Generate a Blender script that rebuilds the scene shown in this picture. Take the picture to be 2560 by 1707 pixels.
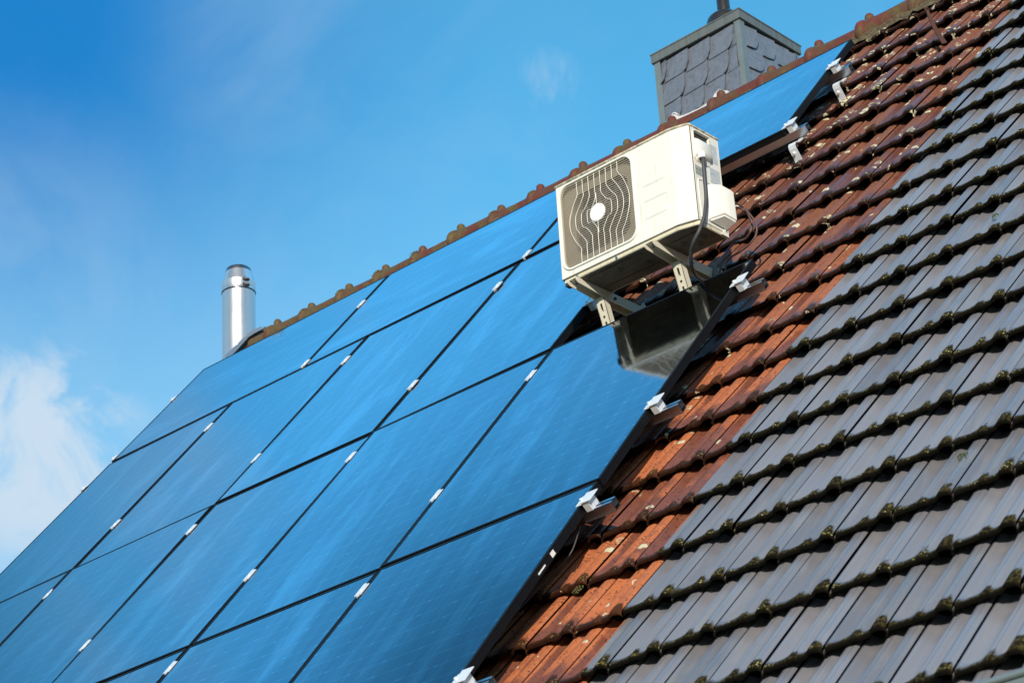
import bpy, bmesh, math, random
import numpy as np
from mathutils import Vector, Matrix
random.seed(7)
rng = np.random.default_rng(11)
PI = math.pi
C = bpy.context.scene.collection
for o in list(bpy.data.objects):
    bpy.data.objects.remove(o)

# ------------------------------------------------------------------ frames
PITCH = math.radians(49.5)
cp, sp = math.cos(PITCH), math.sin(PITCH)
ROOF = Matrix(((1, 0, 0, 0), (0, cp, -sp, 0), (0, sp, cp, 0), (0, 0, 0, 1)))   # (u along ridge, v up slope, h off the roof) -> world
def W(u, v, h=0.0):
    return ROOF @ Vector((u, v, h))

# ------------------------------------------------------------------ camera
Rm = Matrix(((0.7279746, 0.4018651, -0.5554795), (-0.3401686, -0.4917340, -0.8015504), (-0.5952632, 0.7724650, -0.2212680)))
camC = W(11.01677, -10.254995, 2.551503)
R3 = Rm @ ROOF.to_3x3().transposed()
cam = bpy.data.objects.new("camera", bpy.data.cameras.new("camera"))
C.objects.link(cam)
M = Matrix((R3[0], -R3[1], -R3[2])).transposed().to_4x4()
M.translation = camC
cam.matrix_world = M
cam.data.sensor_width = 36.0
cam.data.lens = 6105.235 / 2560 * 36
cam.data.clip_start = 0.1
cam.data.clip_end = 5000
cam.data.dof.use_dof = True
cam.data.dof.focus_distance = 10.6
cam.data.dof.aperture_fstop = 8.0
sc = bpy.context.scene
sc.camera = cam

# ------------------------------------------------------------------ light
SUN = Vector((0.46, -0.66, 0.225)).normalized()
el = math.asin(SUN.z)
sl = bpy.data.lights.new("sun", 'SUN'); sl.energy = 5.0; sl.angle = math.radians(0.53); sl.color = (1.0, 0.93, 0.82)
so = bpy.data.objects.new("sun", sl); C.objects.link(so)
so.rotation_euler = (-SUN).to_track_quat('-Z', 'Y').to_euler(); so.location = (8, -10, 12)

world = bpy.data.worlds.new("World"); sc.world = world; world.use_nodes = True
nt = world.node_tree; nt.nodes.clear()
def N(nt, t, **k):
    n = nt.nodes.new(t)
    for a, b in k.items(): setattr(n, a, b)
    return n
out = N(nt, 'ShaderNodeOutputWorld'); bg = N(nt, 'ShaderNodeBackground')
sky = N(nt, 'ShaderNodeTexSky', sky_type='NISHITA'); sky.sun_disc = False
sky.sun_elevation = el; sky.sun_rotation = math.atan2(SUN.x, SUN.y)
sky.altitude = 0; sky.air_density = 1.0; sky.dust_density = 0.6; sky.ozone_density = 2.2
hsv = N(nt, 'ShaderNodeHueSaturation'); hsv.inputs['Hue'].default_value = 0.480; hsv.inputs['Saturation'].default_value = 1.30; hsv.inputs['Value'].default_value = 2.1
nt.links.new(sky.outputs[0], hsv.inputs['Color'])
tc = N(nt, 'ShaderNodeTexCoord')
sepz = N(nt, 'ShaderNodeSeparateXYZ'); nt.links.new(tc.outputs['Generated'], sepz.inputs[0])
hi = N(nt, 'ShaderNodeMapRange'); hi.inputs['From Min'].default_value = 0.57; hi.inputs['From Max'].default_value = 0.69; hi.inputs['To Min'].default_value = 1.0; hi.inputs['To Max'].default_value = 3.2
nt.links.new(sepz.outputs[2], hi.inputs[0])
hm = N(nt, 'ShaderNodeVectorMath', operation='SCALE'); # sky round the sun, out of view, dimmed to cut the ambient fill
dt = N(nt, 'ShaderNodeVectorMath', operation='DOT_PRODUCT'); nt.links.new(tc.outputs['Generated'], dt.inputs[0]); dt.inputs[1].default_value = SUN
sm_ = N(nt, 'ShaderNodeMapRange'); sm_.inputs['From Min'].default_value = 0.15; sm_.inputs['From Max'].default_value = 0.75; sm_.inputs['To Min'].default_value = 1.0; sm_.inputs['To Max'].default_value = 0.22
nt.links.new(dt.outputs['Value'], sm_.inputs[0])
hs_ = N(nt, 'ShaderNodeMath', operation='MULTIPLY'); nt.links.new(hi.outputs[0], hs_.inputs[0]); nt.links.new(sm_.outputs[0], hs_.inputs[1])
nt.links.new(hsv.outputs[0], hm.inputs[0]); nt.links.new(hs_.outputs[0], hm.inputs['Scale'])
def wmath(op, a, b):
    n = N(nt, 'ShaderNodeMath', operation=op); n.use_clamp = op == 'MULTIPLY' and False
    for i, v in enumerate((a, b)):
        if isinstance(v, (int, float)): n.inputs[i].default_value = v
        else: nt.links.new(v, n.inputs[i])
    return n.outputs[0]
def wramp(x, lo, hi, a=0.0, b=1.0):
    n = N(nt, 'ShaderNodeMapRange'); n.interpolation_type = 'SMOOTHSTEP'
    for k_, v in (('From Min', lo), ('From Max', hi), ('To Min', a), ('To Max', b)): n.inputs[k_].default_value = v
    nt.links.new(x, n.inputs[0]); return n.outputs[0]
def wnoise(scale, detail=8, dist=0.4, rough=0.6):
    n = N(nt, 'ShaderNodeTexNoise'); n.inputs['Scale'].default_value = scale; n.inputs['Detail'].default_value = detail; n.inputs['Distortion'].default_value = dist; n.inputs['Roughness'].default_value = rough
    nt.links.new(tc.outputs['Generated'], n.inputs['Vector']); return n.outputs[0]
def near(d, r0, r1):
    n = N(nt, 'ShaderNodeVectorMath', operation='DISTANCE'); nt.links.new(tc.outputs['Generated'], n.inputs[0]); n.inputs[1].default_value = d
    return wramp(n.outputs['Value'], r1, r0)
def wmix(f, a, b):
    n = N(nt, 'ShaderNodeMixRGB')
    for i, v in enumerate((f, a, b)):
        if isinstance(v, tuple): n.inputs[i].default_value = (*v, 1)
        else: nt.links.new(v, n.inputs[i])
    return n.outputs[0]
deep = near((-0.6791, 0.4714, 0.5627), 0.02, 0.22)                   # a deeper blue part of the sky
base = wmix(wmath('MULTIPLY', deep, 0.85), hm.outputs[0], (0.02, 1.60, 4.90))
haze = wramp(sepz.outputs[2], 0.53, 0.36, 0.0, 0.72)                 # whitening towards the horizon
base = wmix(haze, base, (2.55, 4.9, 7.0))
nA, nB, nC = wnoise(26, 9, 0.5, 0.6), wnoise(9, 7, 0.6, 0.55), wnoise(6.0, 8, 0.8, 0.62)
white = (4.9, 6.1, 7.3)
cl = wmath('MULTIPLY', near((-0.740, 0.5375, 0.405), 0.022, 0.062), wramp(nA, 0.36, 0.60, 0.0, 1.0))
cl = wmath('MAXIMUM', cl, wmath('MULTIPLY', wmath('MULTIPLY', near((-0.612, 0.561, 0.557), 0.0, 0.085), wramp(nB, 0.25, 0.75)), 0.32))
cl = wmath('MAXIMUM', cl, wmath('MULTIPLY', wmath('MULTIPLY', near((-0.5452, 0.6457, 0.5346), 0.0, 0.018), wramp(nA, 0.42, 0.62)), 0.50))
cl = wmath('MAXIMUM', cl, wmath('MULTIPLY', wmath('MULTIPLY', near((-0.725, 0.505, 0.465), 0.0, 0.12), wramp(nB, 0.35, 0.70)), 0.26))
cl = wmath('MAXIMUM', cl, wmath('MULTIPLY', wramp(nC, 0.44, 0.72), wramp(sepz.outputs[2], 0.58, 0.66, 0.08, 0.36)))
sepy = sepz.outputs[1]
bm_ = N(nt, 'ShaderNodeVectorMath', operation='SCALE'); nt.links.new(base, bm_.inputs[0]); nt.links.new(wmath('SUBTRACT', 1.0, wmath('MULTIPLY', wramp(sepy, 0.31, 0.19), wramp(sepz.outputs[2], 0.655, 0.745, 0.0, 0.66))), bm_.inputs['Scale']); base = bm_.outputs[0]
mx = N(nt, 'ShaderNodeMixRGB'); nt.links.new(cl, mx.inputs[0]); nt.links.new(base, mx.inputs[1]); mx.inputs[2].default_value = (*white, 1)
nt.links.new(mx.outputs[0], bg.inputs[0]); bg.inputs[1].default_value = 0.12
nt.links.new(bg.outputs[0], out.inputs[0])
sc.view_settings.view_transform = 'Standard'; sc.view_settings.look = 'None'; sc.view_settings.exposure = 0.0; sc.view_settings.gamma = 1.0

# ------------------------------------------------------------------ materials
def new_mat(name):
    m = bpy.data.materials.new(name); m.use_nodes = True
    nt = m.node_tree; b = nt.nodes['Principled BSDF']
    return m, nt, b
def setp(b, **k):
    for a, v in k.items():
        b.inputs[a.replace('_', ' ')].default_value = v
def rgb(c): return (c[0], c[1], c[2], 1)
def math_(nt, op, a, b=None, c=None, clamp=False):
    n = nt.nodes.new('ShaderNodeMath'); n.operation = op; n.use_clamp = clamp
    for i, v in enumerate((a, b, c)):
        if v is None: continue
        if isinstance(v, (int, float)): n.inputs[i].default_value = v
        else: nt.links.new(v, n.inputs[i])
    return n.outputs[0]
def ramp(nt, x, lo, hi):
    n = nt.nodes.new('ShaderNodeMapRange'); n.interpolation_type = 'SMOOTHSTEP'
    n.inputs['From Min'].default_value = lo; n.inputs['From Max'].default_value = hi
    nt.links.new(x, n.inputs[0]); return n.outputs[0]
def mix(nt, f, a, b):
    n = nt.nodes.new('ShaderNodeMixRGB')
    for i, v in enumerate((f, a, b)):
        if isinstance(v, (int, float)): n.inputs[i].default_value = v
        elif isinstance(v, tuple): n.inputs[i].default_value = rgb(v)
        else: nt.links.new(v, n.inputs[i])
    return n.outputs[0]
def noise(nt, vec, scale, detail=4, rough=0.55, dist=0.0):
    n = nt.nodes.new('ShaderNodeTexNoise'); n.inputs['Scale'].default_value = scale; n.inputs['Detail'].default_value = detail
    n.inputs['Roughness'].default_value = rough; n.inputs['Distortion'].default_value = dist
    if vec is not None: nt.links.new(vec, n.inputs['Vector'])
    return n.outputs[0]
def voro(nt, vec, scale, feature='F1', out='Distance'):
    n = nt.nodes.new('ShaderNodeTexVoronoi'); n.inputs['Scale'].default_value = scale; n.feature = feature
    nt.links.new(vec, n.inputs['Vector']); return n.outputs[out], n
def mapping(nt, vec, sc_, rot=(0, 0, 0), loc=(0, 0, 0)):
    n = nt.nodes.new('ShaderNodeMapping'); n.inputs['Scale'].default_value = sc_; n.inputs['Rotation'].default_value = rot; n.inputs['Location'].default_value = loc
    nt.links.new(vec, n.inputs[0]); return n.outputs[0]
def objco(nt):
    return nt.nodes.new('ShaderNodeTexCoord').outputs['Object']
def bump(nt, b, h, strength=0.3, dist=0.01):
    n = nt.nodes.new('ShaderNodeBump'); n.inputs['Strength'].default_value = strength; n.inputs['Distance'].default_value = dist
    nt.links.new(h, n.inputs['Height']); nt.links.new(n.outputs[0], b.inputs['Normal'])
def simple(name, col, rough=0.5, metal=0.0, var=0.12, vscale=8.0, dirt=None, dirt_amt=0.0, bump_s=0.0, ior=1.5):
    m, nt, b = new_mat(name); o = objco(nt)
    f = noise(nt, o, vscale, 5)
    c = mix(nt, f, tuple(x * (1 - var) for x in col), tuple(min(1, x * (1 + var)) for x in col))
    if dirt:
        g = ramp(nt, noise(nt, o, vscale * 1.7, 7, 0.65, 0.6), 0.62 - dirt_amt * 0.3, 0.80)
        c = mix(nt, math_(nt, 'MULTIPLY', g, min(1, dirt_amt * 1.5)), c, dirt)
    nt.links.new(c, b.inputs['Base Color']); setp(b, Roughness=rough, Metallic=metal, IOR=ior)
    if name.startswith('black_an'): b.inputs['Specular IOR Level'].default_value = 0.22
    if bump_s: bump(nt, b, noise(nt, o, vscale * 12, 4), bump_s, 0.004)
    return m

def tile_material(name, grey):
    m, nt, b = new_mat(name); o = objco(nt)
    uv = nt.nodes.new('ShaderNodeUVMap'); uv.uv_map = 'tile'
    s = nt.nodes.new('ShaderNodeSeparateXYZ'); nt.links.new(uv.outputs[0], s.inputs[0])
    a1 = nt.nodes.new('ShaderNodeAttribute'); a1.attribute_name = 'rnd'; rnd = a1.outputs['Fac']
    a2 = nt.nodes.new('ShaderNodeAttribute'); a2.attribute_name = 'rib'; rib = a2.outputs['Fac']
    ty = s.outputs[1]
    so_ = nt.nodes.new('ShaderNodeSeparateXYZ'); nt.links.new(o, so_.inputs[0]); v = so_.outputs[1]
    nm = noise(nt, o, 22, 6, 0.6); nf = noise(nt, o, 90, 4, 0.6); nb = noise(nt, o, 3.0, 4, 0.6, 0.4)
    # grime band at the tile nose
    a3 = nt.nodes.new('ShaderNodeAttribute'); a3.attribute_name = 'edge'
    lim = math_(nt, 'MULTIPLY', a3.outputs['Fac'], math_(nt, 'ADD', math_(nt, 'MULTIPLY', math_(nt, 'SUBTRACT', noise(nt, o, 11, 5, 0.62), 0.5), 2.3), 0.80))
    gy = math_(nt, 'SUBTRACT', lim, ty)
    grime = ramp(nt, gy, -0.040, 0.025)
    nose_ramp = ramp(nt, ty, 0.004, 0.040)  # near-black right at the nose front, grading out just above it
    vd, vn = voro(nt, o, 100)
    vc, _ = voro(nt, o, 100, out='Color')
    sepc = nt.nodes.new('ShaderNodeSeparateXYZ'); nt.links.new(vc, sepc.inputs[0])
    speck = math_(nt, 'MULTIPLY', ramp(nt, vd, 0.42, 0.22), ramp(nt, sepc.outputs[0], 0.46, 0.52))
    speck = math_(nt, 'MULTIPLY', speck, ramp(nt, math_(nt, 'SUBTRACT', math_(nt, 'MULTIPLY', lim, 0.8), ty), -0.03, 0.02), clamp=True)
    speck = math_(nt, 'MULTIPLY', math_(nt, 'MULTIPLY', speck, nose_ramp), ramp(nt, noise(nt, o, 9, 3), 0.42, 0.58))
    # lichen discs / rings
    wv = nt.nodes.new('ShaderNodeVectorMath'); wv.operation = 'ADD'
    nn = nt.nodes.new('ShaderNodeTexNoise'); nn.inputs['Scale'].default_value = 55; nt.links.new(o, nn.inputs['Vector'])
    sc1 = nt.nodes.new('ShaderNodeVectorMath'); sc1.operation = 'SCALE'; sc1.inputs['Scale'].default_value = 0.018; nt.links.new(nn.outputs['Color'], sc1.inputs[0])
    nt.links.new(o, wv.inputs[0]); nt.links.new(sc1.outputs[0], wv.inputs[1])
    ld, _ = voro(nt, wv.outputs[0], 19); lc, _ = voro(nt, wv.outputs[0], 19, out='Color')
    sl_ = nt.nodes.new('ShaderNodeSeparateXYZ'); nt.links.new(lc, sl_.inputs[0])
    thr = math_(nt, 'ADD', math_(nt, 'MULTIPLY', sl_.outputs[1], 0.44), 0.06)
    d1 = math_(nt, 'SUBTRACT', thr, ld)
    disc = ramp(nt, d1, 0.0, 0.03)
    hole = math_(nt, 'MULTIPLY', ramp(nt, d1, 0.08, 0.12), ramp(nt, sl_.outputs[2], 0.3, 0.35))
    lich = math_(nt, 'MULTIPLY', disc, math_(nt, 'SUBTRACT', 1.0, math_(nt, 'MULTIPLY', hole, 0.8)))
    if grey:
        # bare clay at the very painted edge is a separate mesh; paint with faint wear
        base = mix(nt, rnd, (0.118, 0.126, 0.152), (0.182, 0.190, 0.225))
        base = mix(nt, math_(nt, 'MULTIPLY', ramp(nt, nb, 0.4, 0.7), 0.35), base, (0.20, 0.185, 0.18))
        base = mix(nt, math_(nt, 'MULTIPLY', ramp(nt, nf, 0.66, 0.76), 0.5), base, (0.09, 0.088, 0.09))
        dusty = math_(nt, 'MULTIPLY', ramp(nt, noise(nt, mapping(nt, o, (26, 3, 26)), 1.0, 4, 0.6), 0.45, 0.7), 0.35)
        base = mix(nt, dusty, base, (0.24, 0.235, 0.235))
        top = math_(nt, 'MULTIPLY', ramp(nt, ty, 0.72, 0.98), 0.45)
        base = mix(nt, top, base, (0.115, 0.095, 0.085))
        col = mix(nt, math_(nt, 'MULTIPLY', grime, 1.0), base, mix(nt, nose_ramp, (0.006, 0.005, 0.003), mix(nt, ramp(nt, nf, 0.42, 0.70), (0.010, 0.008, 0.004), (0.080, 0.062, 0.020))))
        col = mix(nt, speck, col, mix(nt, sepc.outputs[1], (0.24, 0.22, 0.03), (0.52, 0.50, 0.26)))
        nt.links.new(col, b.inputs['Base Color'])
        r = math_(nt, 'ADD', math_(nt, 'MULTIPLY', grime, 0.35), math_(nt, 'ADD', math_(nt, 'MULTIPLY', nm, 0.14), 0.36))
        nt.links.new(r, b.inputs['Roughness']); nt.links.new(math_(nt, 'SUBTRACT', 0.6, math_(nt, 'MULTIPLY', grime, 0.56)), b.inputs['Specular IOR Level'])
        hh = math_(nt, 'ADD', math_(nt, 'MULTIPLY', nf, 0.2), math_(nt, 'ADD', math_(nt, 'MULTIPLY', speck, 0.8), math_(nt, 'MULTIPLY', grime, math_(nt, 'MULTIPLY', nf, 1.0))))
        bump(nt, b, hh, 0.35, 0.006)
    else:
        up = ramp(nt, v, -3.1, -0.9)           # older, browner tiles near the ridge
        base = mix(nt, nm, (0.28, 0.066, 0.022), (0.54, 0.170, 0.056))
        base = mix(nt, math_(nt, 'MULTIPLY', up, 0.76), base, mix(nt, nf, (0.070, 0.028, 0.018), (0.165, 0.066, 0.038)))
        # purple-brown glaze patches, more of it at the nose and on some tiles
        k = math_(nt, 'ADD', math_(nt, 'MULTIPLY', nb, 0.7), math_(nt, 'MULTIPLY', rnd, 0.45))
        k = math_(nt, 'ADD', k, math_(nt, 'MULTIPLY', ramp(nt, ty, 0.55, 0.0), 0.26))
        k = math_(nt, 'ADD', k, math_(nt, 'MULTIPLY', nm, 0.22))
        k = math_(nt, 'SUBTRACT', k, math_(nt, 'MULTIPLY', rib, 0.24))
        gl = ramp(nt, k, 0.50, 0.66)
        base = mix(nt, math_(nt, 'MULTIPLY', gl, 0.78), base, mix(nt, nm, (0.055, 0.020, 0.016), (0.14, 0.048, 0.034)))
        base = mix(nt, ramp(nt, nf, 0.57, 0.66), base, (0.040, 0.016, 0.010))
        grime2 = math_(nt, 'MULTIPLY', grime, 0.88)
        col = mix(nt, grime2, base, mix(nt, nose_ramp, (0.008, 0.004, 0.002), mix(nt, ramp(nt, nf, 0.45, 0.72), (0.010, 0.005, 0.002), (0.075, 0.032, 0.012))))
        col = mix(nt, math_(nt, 'MULTIPLY', speck, 0.7), col, (0.36, 0.30, 0.09))
        pr = math_(nt, 'ADD', math_(nt, 'MULTIPLY', ramp(nt, v, -1.6, 1.4), 0.85), 0.07)
        keep = ramp(nt, math_(nt, 'SUBTRACT', math_(nt, 'ADD', pr, math_(nt, 'MULTIPLY', nb, 0.22)), sl_.outputs[0]), 0.0, 0.02)
        lich = math_(nt, 'MULTIPLY', lich, math_(nt, 'MULTIPLY', keep, ramp(nt, rib, 0.35, 0.8)))
        col = mix(nt, lich, col, mix(nt, nm, (0.42, 0.37, 0.20), (0.62, 0.58, 0.42)))
        nt.links.new(col, b.inputs['Base Color'])
        r = math_(nt, 'ADD', math_(nt, 'SUBTRACT', 0.72, math_(nt, 'MULTIPLY', gl, 0.30)), math_(nt, 'MULTIPLY', lich, 0.25))
        nt.links.new(r, b.inputs['Roughness']); nt.links.new(math_(nt, 'SUBTRACT', 0.5, math_(nt, 'MULTIPLY', grime, 0.38)), b.inputs['Specular IOR Level'])
        hh = math_(nt, 'ADD', math_(nt, 'MULTIPLY', nf, 0.55), math_(nt, 'ADD', math_(nt, 'MULTIPLY', lich, 0.5), math_(nt, 'MULTIPLY', speck, 0.5)))
        bump(nt, b, hh, 0.45, 0.006)
    return m

def glass_material():
    m, nt, b = new_mat('panel_glass'); o = objco(nt)
    s = nt.nodes.new('ShaderNodeSeparateXYZ'); nt.links.new(o, s.inputs[0]); x, y = s.outputs[0], s.outputs[1]
    oi = nt.nodes.new('ShaderNodeObjectInfo')
    def line(coord, pitch, w, off=0.0):
        f = math_(nt, 'FRACT', math_(nt, 'DIVIDE', math_(nt, 'ADD', coord, off), pitch))
        d = math_(nt, 'ABSOLUTE', math_(nt, 'SUBTRACT', f, 0.5))
        return ramp(nt, d, 0.5 - w / pitch * 1.6, 0.5 - w / pitch * 0.6)
    rows = line(y, 0.0935, 0.0022)
    dots = line(x, 0.0114, 0.0028)
    dot_rows = math_(nt, 'MULTIPLY', rows, dots)
    corner = math_(nt, 'MULTIPLY', line(y, 0.0935, 0.004), line(x, 0.182, 0.006))
    bus = math_(nt, 'MULTIPLY', line(x, 0.0114, 0.0006), 0.30)
    mid = math_(nt, 'LESS_THAN', math_(nt, 'ABSOLUTE', y), 0.004)
    off = nt.nodes.new('ShaderNodeVectorMath'); off.operation = 'ADD'; nt.links.new(o, off.inputs[0])
    cmb = nt.nodes.new('ShaderNodeCombineXYZ')
    for i_ in range(3): nt.links.new(math_(nt, 'MULTIPLY', oi.outputs['Random'], 37.0 + i_ * 11), cmb.inputs[i_])
    nt.links.new(cmb.outputs[0], off.inputs[1]); ov = off.outputs[0]
    st = noise(nt, mapping(nt, ov, (9, 0.9, 1)), 1.6, 6, 0.6, 0.25)
    st2 = noise(nt, mapping(nt, ov, (3.2, 0.8, 1), (0, 0, 0.25)), 1.3, 7, 0.66, 0.6)
    big = noise(nt, mapping(nt, ov, (1.2, 0.6, 1)), 1.0, 3, 0.5)
    k = math_(nt, 'ADD', math_(nt, 'MULTIPLY', dot_rows, 0.85), math_(nt, 'ADD', bus, math_(nt, 'MULTIPLY', corner, 1.0)), clamp=True)
    col = mix(nt, k, (0.070, 0.120, 0.175), (0.25, 0.32, 0.39))
    film = math_(nt, 'ADD', math_(nt, 'MULTIPLY', ramp(nt, st, 0.45, 0.72), 0.10), math_(nt, 'MULTIPLY', ramp(nt, st2, 0.46, 0.68), 0.22))
    col = mix(nt, film, col, (0.60, 0.66, 0.74))
    sp_, _ = voro(nt, o, 60); spc, _ = voro(nt, o, 60, out='Color')
    ss = nt.nodes.new('ShaderNodeSeparateXYZ'); nt.links.new(spc, ss.inputs[0])
    spot = math_(nt, 'MULTIPLY', ramp(nt, sp_, 0.10, 0.05), ramp(nt, ss.outputs[0], 0.975, 0.98))
    col = mix(nt, math_(nt, 'MULTIPLY', spot, 0.6), col, (0.45, 0.45, 0.42))
    nt.links.new(col, b.inputs['Base Color'])
    r = math_(nt, 'ADD', math_(nt, 'MULTIPLY', st, 0.06), 0.03)
    nt.links.new(r, b.inputs['Roughness'])
    setp(b, Metallic=1.0)
    hh = math_(nt, 'ADD', math_(nt, 'ADD', math_(nt, 'MULTIPLY', big, 0.6), math_(nt, 'MULTIPLY', st, 0.10)), math_(nt, 'MULTIPLY', mid, -0.02))
    bump(nt, b, hh, 0.16, 0.02)
    return m

def cream_material(name, col=(0.76, 0.735, 0.66), streak=0.5, rough=0.42):
    m, nt, b = new_mat(name); o = objco(nt)
    n = noise(nt, o, 14, 6, 0.6); s2 = noise(nt, mapping(nt, o, (60, 60, 5)), 1.0, 5, 0.6)
    c = mix(nt, n, tuple(x * 0.93 for x in col), tuple(min(0.82, x * 1.06) for x in col))
    g = math_(nt, 'MULTIPLY', ramp(nt, s2, 0.55, 0.78), streak)
    c = mix(nt, g, c, (0.42, 0.34, 0.18))
    sp_ = math_(nt, 'MULTIPLY', ramp(nt, noise(nt, o, 160, 3), 0.70, 0.76), 0.5 * streak)
    c = mix(nt, sp_, c, (0.22, 0.20, 0.10))
    nt.links.new(c, b.inputs['Base Color']); setp(b, Roughness=rough)
    bump(nt, b, n, 0.06, 0.004)
    return m

def streaked_metal(name, col, rough, tilt=1.0, metal=1.0, streak=0.45):
    m, nt, b = new_mat(name); o = objco(nt)
    s2 = noise(nt, mapping(nt, o, (34, 34, 0.6)), 1.0, 3, 0.5); n = noise(nt, o, 9, 5, 0.6)
    c = mix(nt, s2, tuple(x * (1 - streak) for x in col), tuple(min(1, x * 1.12) for x in col))
    nt.links.new(c, b.inputs['Base Color'])
    nt.links.new(math_(nt, 'ADD', math_(nt, 'MULTIPLY', n, 0.14), rough), b.inputs['Roughness']); setp(b, Metallic=metal)
    bump(nt, b, s2, 0.12, 0.004)
    return m

MAT = {}
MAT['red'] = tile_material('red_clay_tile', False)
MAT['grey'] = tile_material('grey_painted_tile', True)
MAT['glass'] = glass_material()
MAT['black'] = simple('black_anodised_aluminium', (0.006, 0.0065, 0.008), 0.5, 0.0, 0.2, 20)
MAT['alu'] = simple('bare_aluminium', (0.56, 0.57, 0.60), 0.28, 1.0, 0.10, 30)
MAT['clamp'] = simple('bright_clamp', (0.78, 0.80, 0.82), 0.5, 0.35, 0.06, 40)
MAT['steel'] = simple('stainless_steel', (0.55, 0.53, 0.49), 0.30, 1.0, 0.15, 30)
MAT['cream'] = cream_material('cream_enamel', streak=0.48)
MAT['cream_dirty'] = cream_material('cream_dirty', (0.60, 0.55, 0.40), 0.9, 0.5)
MAT['pan'] = simple('galvanised_pan', (0.12, 0.10, 0.065), 0.6, 0.0, 0.35, 14, (0.05, 0.04, 0.025), 0.8, 0.3)
MAT['lidedge'] = simple('mossy_lid_edge', (0.62, 0.56, 0.42), 0.7, 0.0, 0.2, 30, (0.05, 0.05, 0.035), 0.9, 0.4)
MAT['bracket'] = cream_material('bracket_paint', (0.66, 0.60, 0.47), 0.45, 0.42)
MAT['grille'] = simple('grille_plastic', (0.54, 0.48, 0.38), 0.5, 0, 0.08, 20)
MAT['shroud'] = simple('shroud_plate', (0.30, 0.255, 0.19), 0.6, 0, 0.15, 12)
MAT['hub'] = simple('hub_white', (0.82, 0.81, 0.78), 0.4, 0, 0.04, 20)
MAT['dark'] = simple('dark_interior', (0.035, 0.030, 0.026), 0.7, 0, 0.3, 20)
MAT['fan'] = simple('fan_blade', (0.06, 0.05, 0.042), 0.5, 0, 0.2, 20)
MAT['cable'] = simple('rubber_cable', (0.055, 0.052, 0.055), 0.55, 0, 0.2, 30)
MAT['hose'] = simple('brown_cable', (0.12, 0.060, 0.050), 0.5, 0, 0.2, 30)
MAT['foam'] = simple('grey_foam', (0.24, 0.23, 0.20), 0.9, 0, 0.3, 60, (0.08, 0.07, 0.05), 0.6, 0.6)
MAT['zinc'] = simple('zinc_trim', (0.20, 0.235, 0.235), 0.45, 0.35, 0.14, 12, (0.30, 0.40, 0.36), 0.25, 0.1)
MAT['zinc_band'] = streaked_metal('weathered_zinc_band', (0.17, 0.19, 0.185), 0.5, metal=0.25, streak=0.5)
MAT['flash'] = simple('grey_flashing', (0.20, 0.22, 0.25), 0.42, 0.3, 0.08, 10)
MAT['slate'] = simple('slate', (0.150, 0.168, 0.205), 0.40, 0, 0.22, 18, (0.05, 0.05, 0.055), 0.5, 0.5)
MAT['slategap'] = simple('slate_gap', (0.012, 0.011, 0.011), 0.9)
MAT['cowl'] = simple('black_stove_pipe', (0.030, 0.028, 0.030), 0.38, 0.3, 0.3, 10)
MAT['flue'] = streaked_metal('polished_steel_flue', (0.84, 0.83, 0.84), 0.27, metal=0.88, streak=0.45)  # vertical streaks in the colour stand in for dark reflections
MAT['soot'] = streaked_metal('sooty_steel', (0.26, 0.26, 0.28), 0.35, streak=0.7)
MAT['rust'] = simple('rusty_iron', (0.07, 0.025, 0.014), 0.7, 0.1, 0.4, 40, (0.05, 0.02, 0.012), 0.6, 0.5)
MAT['moss'] = simple('moss', (0.060, 0.095, 0.018), 0.95, 0, 0.5, 120, (0.16, 0.15, 0.05), 0.4, 0.6)
MAT['drymoss'] = simple('dry_moss', (0.17, 0.155, 0.055), 0.95, 0, 0.5, 90, (0.05, 0.05, 0.02), 0.5, 0.8)
MAT['bed'] = simple('mossy_mortar', (0.060, 0.035, 0.020), 0.95, 0, 0.5, 30, (0.20, 0.165, 0.07), 0.9, 0.8)
MAT['white'] = simple('white_sealant', (0.62, 0.60, 0.60), 0.5, 0, 0.12, 40)
MAT['under'] = simple('underlay', (0.015, 0.013, 0.012), 0.95)
MAT['plaster'] = simple('wall_plaster', (0.62, 0.58, 0.50), 0.9, 0, 0.06, 3, (0.4, 0.37, 0.3), 0.2, 0.3)
MAT['plaster2'] = simple('pale_plaster', (0.55, 0.56, 0.56), 0.9, 0, 0.06, 3, None, 0, 0.3)
MAT['gutter'] = simple('zinc_gutter', (0.22, 0.26, 0.26), 0.4, 0.4, 0.12, 6)
MAT['lawn'] = simple('lawn', (0.055, 0.085, 0.030), 0.95, 0, 0.5, 0.8, (0.10, 0.11, 0.05), 0.4, 0.5)
MAT['window'] = simple('window_glass', (0.02, 0.025, 0.03), 0.05, 0, 0.05, 2)
MAT['wframe'] = simple('window_frame', (0.75, 0.75, 0.73), 0.4)

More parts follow.
